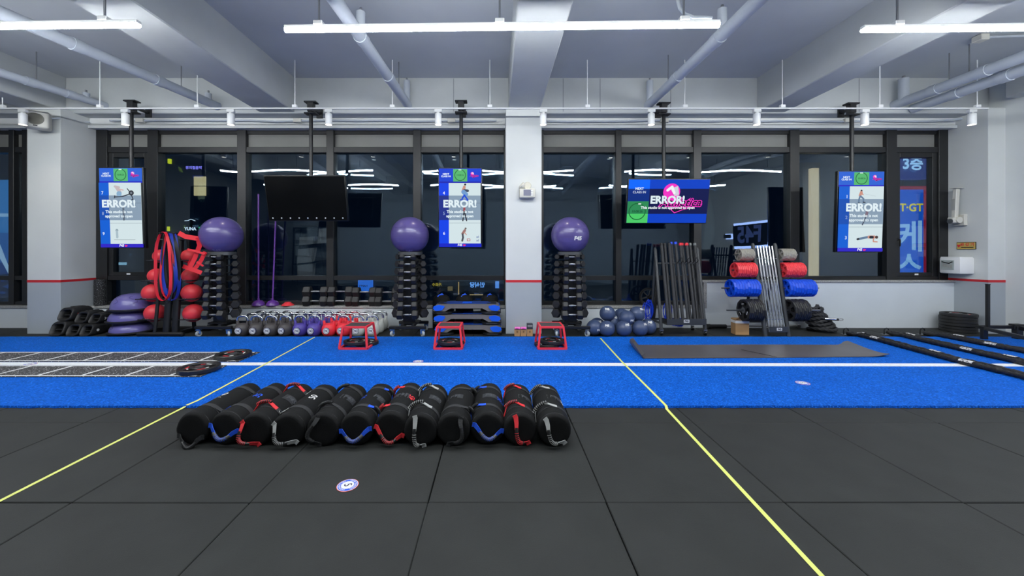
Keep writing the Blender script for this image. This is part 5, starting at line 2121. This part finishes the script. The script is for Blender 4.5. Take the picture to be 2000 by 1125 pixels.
for u in range(3):
    x = .02 + .13 * u
    MB().tube([(x - .03, .16, 1.2), (x - .03, .1, 1.24), (x, .06, 1.3), (x + .04, .1, 1.24), (x + .04, .17, 1.2)], .006, 6).build('wire_guard', M['black'], br)

FOAM = mat('bar_foam', (46, 47, 49), .62, var=(9, .08))
capm = {'k': ('black', mat('cap_black', (34, 35, 37), .5)), 'b': ('blue', mat('cap_blue', (30, 72, 210), .5)), 'r': ('red', mat('cap_red', (228, 44, 58), .5)), 'g': ('grey', mat('cap_grey', (112, 116, 112), .5))}
BARS = ((2.862, 2.858, 'k', 0), (2.935, 2.91, 'k', .03), (3.0, 2.985, 'k', 0), (3.052, 3.045, 'b', .035), (3.108, 3.1, 'b', 0), (3.19, 3.185, 'r', .0), (3.24, 3.245, 'r', .04), (3.30, 3.3, 'r', 0.0), (3.375, 3.36, 'g', .03), (3.44, 3.425, 'g', 0.0), (3.41, 3.40, 'k', .045))
cc = {}
for k, (xt, xb, c_, dy) in enumerate(BARS):
    cc[c_] = cc.get(c_, 0) + 1
    nm, cm = capm[c_]
    if k == 10:
        lab_ = 'short black padded bar at the back of the bar rack without a coloured cap'
        ztop = 1.44
    else:
        lab_ = 'black padded bar with a %s cap, %s of its cap colour in the bar rack' % (nm, NTH[cc[c_] - 1])
        ztop = 1.55 + (.02 if c_ == 'b' else 0)
    t = thing('padded_bar', lab_, 'bar', (xb, 6.395 + dy, .197), 0, 'padded bars')
    d = Vector((xt - xb, .3, ztop - .197))
    u = d.normalized()
    rr2 = (.026, .024, .026, .02, .024, .022, .024, .025, .022, .023, .018)[k]
    MB().cyl(u * .0, u * (d.length - .05), rr2, n=16).build('bar_shaft', FOAM, t)
    MB().tube([u * (d.length - .05), u * (d.length - .045), u * (d.length - .012), u * (d.length - .004)], [rr2 * 1.0, rr2 * 1.12, rr2 * 1.12, rr2 * .9], 16).build('end_cap', cm, t)


def tangle(name, label, c, sx, sy, sz, loops, seed, mt, r=.006):
    rnd = random.Random(seed)
    t = thing(name, label, 'cable', c)
    pts_ = []
    n = loops * 14
    for k in range(n):
        a = 2 * math.pi * k / 14
        L_ = k // 14
        pts_.append((sx * math.sin(a) * (.6 + .4 * math.sin(L_ * 2.3)) + sx * .35 * math.sin(L_ * 1.7), sy * math.sin(L_ * 2.9 + a * .5), sz * math.cos(a) * (.75 + .25 * math.cos(L_ * 1.3)) + rnd.uniform(-.01, .01)))
    MB().tube(pts_, r, 6).build('cable_run', mt, t)
    return t


CB = mat('cord_blue', (24, 70, 220), .4)
tangle('cord_bundle', 'tangled bright blue cords hanging beside the slam balls on the bar rack', (2.665, 6.75, .36), .075, .05, .2, 9, 3, CB)
tangle('cord_bundle', 'tangled bright blue cords dangling under the tray of the bar rack', (3.18, 6.72, .16), .13, .04, .075, 8, 5, CB)
tangle('cord_bundle', 'tangled bright blue cords hanging behind the middle of the bar rack', (3.02, 6.78, .34), .06, .04, .2, 7, 8, CB)

wc_ = thing('wheeled_frame', 'black spoked wheel with a slanted bar leaning on the sill behind the slam balls', 'wheel', (2.755, 6.99, .575))
wh = MB()
T_ = rot('X', 90)
wh.lathe([(.142, -.018), (.16, -.022), (.166, -.01), (.166, .01), (.16, .022), (.142, .018), (.138, 0), (.142, -.018)], 40, T_, cap=False)
wh.build('tyre', M['rub'], wc_)
rm_ = MB().lathe([(.126, -.014), (.143, -.016), (.143, .016), (.126, .014), (.126, -.014)], 40, T_, cap=False)
rm_.build('rim', M['grey'], wc_)
for k in range(6):
    a = R(60 * k + 15)
    MB().bar((.02 * math.cos(a), 0, .02 * math.sin(a)), (.13 * math.cos(a), 0, .13 * math.sin(a)), .014, .026, .003).build('spoke', M['grey'], wc_)
MB().cyl((0, -.035, 0), (0, .03, 0), .027, n=18).build('hub', M['blackp'], wc_)
MB().cyl((0, -.042, 0), (0, -.03, 0), .013, n=14).build('axle_nut', M['chrome'], wc_)
MB().bar((.14, -.06, .35), (.0, -.2, -.45), .05, .05, .006).build('frame_bar', M['black'], wc_)
MB().bar((.14, -.05, .0), (-.02, -.05, .0), .03, .03, .004).build('axle_arm', M['black'], wc_)

# ------------------------------------------------------------------ plate rack with coloured plates
pk = thing('plate_rack', 'dark leaning rack for coloured plates and thin chrome bars', 'rack', (4.596, 6.31, 0))
PX0, PX1 = -.19, .19


def py_at(z):
    return .32 * z / 1.55


for x in (PX0, PX1):
    MB().tube([(x, 0, 0), (x, py_at(.5), .5), (x, py_at(1.1), 1.1), (x, py_at(1.5), 1.5), (x, py_at(1.54), 1.54)], [.032, .032, .031, .03, .02], 16).build('post', M['grey'], pk)
    MB().cyl((x * .9, .56, 0.0), (x * .95, py_at(1.38) + .02, 1.38), .024, n=14).build('rear_leg', M['grey'], pk)
MB().bar((PX0, .02, .1), (PX1, .02, .1), .03, .05).build('cross_bar', M['grey'], pk)
MB().bar((PX0, py_at(1.33) + .05, 1.33), (PX1, py_at(1.33) + .05, 1.33), .03, .03).build('cross_bar', M['grey'], pk)
MB().bar((PX0, .56, .15), (PX1, .56, .15), .03, .03).build('cross_bar', M['grey'], pk)
MB().bx(-.145, .155, -.035, -.028, .085, .175, .002).build('tray', M['grey'], pk)
MB().bx(-.145, .155, -.03, .06, .08, .088).build('tray_floor', M['grey'], pk)
pl_ = MB().bx(-.03, .055, -.038, -.035, .108, .155).build('name_plate', M['print_w'], pk)
lt = MB()
add_text(lt, 'F45', Matrix.Translation((.0125, -.039, .131)) @ FACE, .042, bold=.05)
lt.build('logo', M['grey'], pl_, smooth=0)
MB().bar((-.15, py_at(.28) - .02, .28), (.15, py_at(.28) - .02, .28), .008, .008).build('bar_guide', M['chrome'], pk)
MB().bar((-.17, py_at(1.28) - .02, 1.28), (.17, py_at(1.28) - .02, 1.28), .008, .008).build('bar_guide', M['chrome'], pk)
for k in range(6):
    x = -.125 + .05 * k
    t = thing('thin_bar', 'thin chrome bar standing in the plate rack, %s from the bar-rack side' % NTH[k], 'bar', (4.596 + x, 6.31, .09), 0, 'thin chrome bars')
    d = Vector((-.004, py_at(1.4), 1.4))
    u = d.normalized()
    MB().cyl((0, .0, .0), d, .0135, n=12).build('bar_shaft', M['chrome'], t)
    MB().cyl(u * .9, u * 1.1, .0148, n=12).build('knurl', mat('knurled_chrome', (188, 190, 194)), t)
    MB().cyl(u * .25, u * .28, .018, n=12).build('stop_ring', M['chrome'], t)
ROWS = ((1.345, .105, .0255, 9, 'grey', M['greyrub'], 4.36, 4.835, 0.05), (1.085, .13, .0335, 10, 'red', M['redrub'], 4.36, 4.835, .0), (.785, .15, .045, 10, 'blue', M['bluerub'], 4.36, 4.835, .1), (.425, .186, .0335, 8, 'black', M['rubhex'], 4.36, 4.835, .24))
for z, pr_, th, n_, cn, mt, xl, xr, ext in ROWS:
    pm = plate_mesh('plate_disc', pr_, th * .96, mt, 12, 5, .3, .76, .55, .6, 36, .1)
    Y = 6.31 + py_at(z)
    for s, x0, nm in ((-1, xl, 'bar-rack side'), (1, xr, 'battle-rope side')):
        MB().cyl((s * .19, py_at(z), z), (s * (abs(x0 - 4.596) + th * n_ + .03 + ext), py_at(z), z), .012, n=12).build('peg', M['grey'] if s < 0 else M['steel'], pk)
        for k in range(n_):
            x = x0 + s * (th * (k + .5))
            t = thing('weight_plate', '%s plate on the %s peg, %s outwards from the rack post' % (cn, nm, NTH[k]), 'weight plate',
                      (x, Y, z), 0, '%s plates on the plate rack' % cn, ry=90 * s)
            o = bpy.data.objects.new('plate_disc', pm)
            C.objects.link(o)
            o.parent = t
            o.rotation_euler = (0, 0, R(random.choice((0, 12, 24, 7))))
            if k == n_ - 1:
                MB().lathe([(pr_ * .11, th * .36), (pr_ * .26, th * .36), (pr_ * .26, th * .42), (pr_ * .11, th * .42)], 24).build('hub_ring', M['steel'] if cn == 'black' else mt, t)
                if cn == 'black':
                    for a in (40, 160, 280):
                        MB().box((0, 0, 0), (pr_ * .3, pr_ * .07, .003), 0, rot('Z', a) @ Matrix.Translation((0, pr_ * .55, th * .27 + .0015))).build('label_print', M['print_w'], t)

# barbell, carton and coiled rope around the plate rack
bb = thing('barbell', 'black barbell with a bright sleeve lying on the floor behind the plate rack', 'barbell', (4.65, 6.97, .05))
MB().cyl((-.62, 0, 0), (.5, 0, 0), .014, n=14).build('bar_shaft', M['steel'], bb)
MB().cyl((-.8, 0, -.005), (-.5, 0, -.005), .036, n=18).build('sleeve', M['black'], bb)
MB().cyl((-.84, 0, -.005), (-.79, 0, -.005), .043, n=18).build('sleeve_collar', M['black'], bb)
MB().cyl((.38, 0, 0), (.8, 0, 0), .027, n=18).build('sleeve', M['steel'], bb)
MB().cyl((.78, 0, 0), (.83, 0, 0), .036, n=18).build('sleeve_collar', M['steel'], bb)

cbx = thing('cardboard_box', 'small worn cardboard box with white tape beside the black plates', 'box', (4.125, 6.53, 0), -6)
MB().bx(-.108, .108, -.08, .08, .0005, .265, .003).build('carton', M['card'], cbx)
MB().bx(-.11, .11, -.082, .082, .195, .24, .001).build('tape_band', M['print_w'], cbx)
MB().bar((-.1, -.075, .262), (-.06, -.1, .3), .12, .004).build('flap', M['card'], cbx)


def braid():
    m = mat('braided_rope', (36, 36, 38), .65, bump=(50, .4))
    if m.get('done'):
        return m
    m['done'] = 1
    return m


rc_ = thing('coiled_rope', 'thick black braided rope coiled in a heap behind the plate rack', 'rope', (5.72, 6.74, 0))
pts_ = []
rnd = random.Random(9)
NL = 9
for k in range(NL * 28):
    a = 2 * math.pi * k / 28
    L_ = k / 28
    rad_ = .2 - .012 * L_ + .02 * math.sin(a * .37 + L_)
    pts_.append((rad_ * math.cos(a) * 1.05 - .022 * L_, rad_ * .8 * math.sin(a), .025 + .046 * L_ + .018 * math.sin(a * 2 + L_)))
MB().tube(pts_, .0245, 10).build('rope_coil', braid(), rc_)
# strands twisted round the rope read as its braid
st_ = MB()
for ph in (0, 2.1, 4.2):
    q = []
    for k in range(0, len(pts_) - 1):
        p0, p1 = Vector(pts_[k]), Vector(pts_[k + 1])
        x, y, d = frame_axes(p1 - p0)
        for f in (0, .5):
            a = ph + (k + f) * 1.15
            q.append(p0.lerp(p1, f) + (x * math.cos(a) + y * math.sin(a)) * .018)
    st_.tube(q, .0125, 6)
st_.build('strand', mat('rope_strand', (46, 46, 48), .6), rc_)
rh = bpy.data.objects.new('rope_end', None)
RO = Vector((-.12, -.2, .245))
MB().cyl(RO + Vector((-.06, .12, 0)), RO + Vector((.2, -.01, .0)), .02, n=14).build('rope_end', M['blackp'], rc_)
MB().cyl(RO + Vector((.03, .07, .0)), RO + Vector((.17, .005, .0)), .0215, n=14).build('ferrule', M['chrome'], rc_)
MB().tube([RO + Vector(e_) for e_ in [(.2, -.01, 0), (.23, -.01, .018), (.27, -.012, .012), (.275, -.012, 0), (.27, -.012, -.012), (.23, -.01, -.018), (.2, -.01, 0)]], .005, 8).build('eye', M['steel'], rc_)
bpy.data.objects.remove(rh)

# ------------------------------------------------------------------ outside, beyond the panes
fac = thing('street_building', 'dark night building across the street beyond the panes', 'building', (0, 20.3, 0))
MB().bx(-34, 34, 0, 3, -8, 14).build('facade', mat('night_facade', (46, 62, 84), .7, var=(.4, .2)), fac)
ww = MB()
for u in range(2):
    for v in range(2):
        ww.bx(-15.9 + u * .38, -15.58 + u * .38, -.06, .02, 4.4 + v * .62, 4.95 + v * .62)
for k in range(4):
    u, v = k % 2, k // 2
    MB().bx(-15.92 + u * .32, -15.63 + u * .32, -.06, .02, 4.32 + v * .52, 4.8 + v * .52).build('lit_pane', glow('lit_window', (228, 206, 150), .85), fac)



street = struct(MB().bx(-60, 60, 7.6, 60, -4.4, -4.2).build('street', mat('night_street', (30, 33, 38), .6, var=(.6, .2))))


def fit(s, W, bold=0.0):
    vs, fs = text_mesh(s, 1.0, bold=bold)
    x0, x1 = min(v[0] for v in vs), max(v[0] for v in vs)
    y0, y1 = min(v[1] for v in vs), max(v[1] for v in vs)
    k = W / (x1 - x0)
    return [((x - (x0 + x1) / 2) * k, (y - (y0 + y1) / 2) * k, 0) for x, y, _ in vs], fs


def lit_sign(label, c, rects, texts, name='lit_sign', bracket=None):
    t = thing(name, label, 'sign', c)
    for x0, x1, z0, z1, col, k, th in rects:
        MB().bx(x0, x1, -th, .06, z0, z1).build('sign_panel', glow('sign_%d_%d_%d_%d' % (col + (int(k * 100),)), col, k), t)
    if not rects and texts:
        W0 = texts[0][3]
        MB().bx(-W0 / 2, W0 / 2, -.083, .06, -.03, .03).build('backing_rail', M['black'], t)
    for s, x, z, W, col, k, bold, flip in texts:
        m_ = MB()
        Tm = Matrix.Translation((x, -.085, z)) @ FACE
        vs, fs = fit(s, W, bold)
        if flip:
            vs = [(-a, b, d) for a, b, d in vs]
            fs = [tuple(reversed(f)) for f in fs]
        m_.add(vs, fs, Tm)
        m_.build('lettering', glow('letter_%d_%d_%d_%d' % (col + (int(k * 100),)), col, k), t, smooth=0)
    for b in bracket or ():
        MB().bar(*b, .04, .04).build('bracket', M['grey'], t)
    return t


YFAC = 20.24


def far_sign(px, py, *a, **k):
    q = at(px, py, YFAC)
    return lit_sign(a[0], (q.x, YFAC, q.z), *a[1:], **k)


far_sign(381, 328, 'small violet neon shop lettering high on the building across the street', [], [('뮤지컬음악', 0, 0, .86, (150, 140, 255), 1.4, .03, False)], 'neon_sign')
wv = far_sign(374, 447, 'white lit letters under a wave mark across the street, behind the first tower', [], [('YUNA', 0, 0, .64, (225, 240, 250), 1.3, .04, False), ('S', .5, .0, .13, (60, 200, 130), 1.0, .04, False)], 'neon_sign')
MB().bx(-.02, .02, -.075, .06, -.02, .46).build('backing_rail', M['black'], wv)
MB().tube([(-.3, -.08, .42), (-.12, -.08, .43), (.02, -.08, .5), (.14, -.08, .46), (.26, -.08, .41)], .016, 6).build('logo', MATS['letter_225_240_250_130'], wv)
far_sign(932, 556, 'pale blue lit restaurant letters seen reversed above the step platforms', [], [('민식당', 0, 0, .78, (120, 180, 255), 1.3, .03, True)], 'neon_sign')
far_sign(971, 556, 'small glowing blue panel beside the reversed restaurant letters', [(-.1, .1, -.18, .18, (110, 170, 255), .9, .06)], [])
far_sign(714, 558, 'blue lit street panel showing between the sill dumbbells', [(-.38, .38, -.3, .28, (52, 122, 230), .9, .06)], [('HAPPY', -.1, 0, .45, (20, 40, 110), .3, .02, True)])
far_sign(331, 315, 'tiny yellow lit sign high across the street', [(-.05, .07, -.12, .12, (225, 230, 40), 1.0, .06)], [])
far_sign(329, 447, 'tiny yellow lit mark low across the street behind the ball rack', [(-.03, .03, -.12, .12, (225, 230, 40), 1.0, .06)], [])
far_sign(865, 561, 'yellow lit shop letters low across the street beside the second tower', [], [('가로수', -.3, .15, .5, (225, 195, 60), .8, .02, True)], 'neon_sign')
far_sign(895, 564, 'warm lit shop ledge low across the street above the steps', [(-.55, -.3, -.1, .12, (150, 130, 90), .5, .06), (.0, .04, -.3, .35, (220, 180, 110), .7, .06), (.6, 1.3, -.33, -.3, (225, 190, 130), .8, .06)], [])
far_sign(238, 515, 'small pale lit panel across the street under the seven-to-nine screen', [(-.2, .2, -.07, .07, (150, 200, 220), .8, .06)], [])

# big blue shop sign right outside the last sash
lit_sign('tall outdoor shop sign, dark blue strip with white characters over a red-bordered blue board', (8.3, 8.15, 1.6),
         [(.02, .72, -1.2, 1.1, (14, 92, 205), .85, .05), (.68, .75, -1.22, 1.17, (160, 30, 62), .7, .062), (.02, .7, 1.1, 1.17, (160, 30, 62), .7, .062),
          (.02, .75, 1.32, 1.98, (20, 46, 130), .7, .05)],
         [('PT·GT', .335, .72, .6, (236, 212, 50), .95, .03, False), ('케', .33, .12, .56, (160, 205, 245), .85, .02, False), ('스', .34, -.5, .56, (150, 200, 240), .8, .02, False),
          ('3층', .42, 1.65, .42, (175, 218, 250), 1.0, .03, False)],
         bracket=(((.38, .1, -5.8), (.38, .1, 1.95)),))
t = thing('lit_pilaster', 'cream lit pilaster strip standing outside beside the one-two-three screen', 'pillar', (7.08, 8.6, -4.2))
MB().bx(-.068, .068, -.06, .06, 0, 7.45).build('lit_edge', glow('pilaster_glow', (222, 196, 152), .8), t)  # no lamp: emission stands in for light falling on the pilaster edge
MB().bx(-.2, .2, .06, .3, 0, 7.6).build('pilaster_body', mat('night_stone', (70, 62, 58), .7), t)
bn = lit_sign('blue lit banner with a pale swoosh outside the first window bay', (-10.9, 8.4, 1.6),
              [(-1.3, .45, .2, 1.35, (58, 140, 208), .55, .05), (-1.3, .45, -.45, .2, (40, 110, 186), .5, .05), (-1.3, .45, -1.15, -.45, (22, 70, 140), .5, .05), (-1.3, .45, .55, .62, (150, 190, 220), .7, .06)],
              [('og', .05, -.95, .7, (10, 34, 82), .3, .03, False)], 'lit_banner', bracket=(((-.2, .06, .9), (-.2, -.86, .9)), ((-.2, .06, -.9), (-.2, -.86, -.9))))
sw = MB().ribbon([(-1.1, -.07, .5), (-.4, -.07, .3), (.1, -.07, -.1), (.38, -.07, -.7)], [.05, .12, .14, .05], .01, (.5, 0, .85))
sw.build('logo', glow('swoosh_pale', (168, 200, 224), .7), bn)

# backlit sign on the side wall behind the camera, which the panes mirror
wl = thing('backlit_logo', 'backlit dark letter logo on the side wall, mirrored in the panes above the plate rack', 'sign', (XR - .005, 1.35, 2.0))
FL = Matrix(((0, 0, -1, 0), (-1, 0, 0, 0), (0, 1, 0, 0), (0, 0, 0, 1)))
MB().bx(-.012, -.002, -.82, .8, -.42, .42).build('halo_panel', glow('halo_blue', (176, 196, 255), 7.0), wl)
MB().bx(-.09, -.05, -.74, .71, -.34, .34, .01).build('letter_panel', M['black'], wl)
for y0, y1 in ((.86, 1.2), (-1.2, -.88)):
    MB().bx(-.09, -.05, y0, y1, -.06, .06, .01).build('side_bar', M['grey'], wl)
    MB().bx(-.012, -.002, y0 - .02, y1 + .02, -.09, .09).build('halo_panel', MATS['halo_blue'], wl)
lt = MB()
add_text(lt, 'F45', Matrix.Translation((-.095, -.02, 0)) @ FL, .72, bold=.03)
lt.build('logo', glow('logo_edge', (110, 130, 200), 1.0), wl, smooth=0)

# shelf against the wall behind the camera, seen only as a reflection
ws = thing('wire_shelf', 'black shelf of pale cartons by the rear wall, mirrored beside the first tower', 'shelf', (-7.85, -1.85, 0))
for x in (-.7, .7):
    for y in (-.2, .2):
        MB().bx(x - .02, x + .02, y - .02, y + .02, 0, 2.45).build('upright', M['black'], ws)
for z in (.35, 1.05, 1.75, 2.42):
    MB().bx(-.72, .72, -.22, .22, z - .02, z + .02).build('shelf_board', M['black'], ws)
for k, (x, z, w_, h_, nm) in enumerate(((-.3, 1.07, .5, .55, 'wide pale carton on the second board of the rear shelf'), (.35, 1.77, .55, .6, 'big pale carton on the third board of the rear shelf'), (-.3, 1.77, .45, .3, 'low pale carton on the third board of the rear shelf'), (-.25, .37, .55, .62, 'pale carton on the lowest board of the rear shelf'))):
    t = thing('carton_box', nm, 'box', (-7.85 + x, -1.82, z))
    MB().bx(-w_ / 2, w_ / 2, -.16, .16, .0005, h_, .004).build('carton', mat('pale_card', (205, 205, 200), .8), t)
    MB().bx(-w_ / 2 - .001, w_ / 2 + .001, -.03, .03, .001, h_ + .002).build('tape_seam', M['print_g'], t)
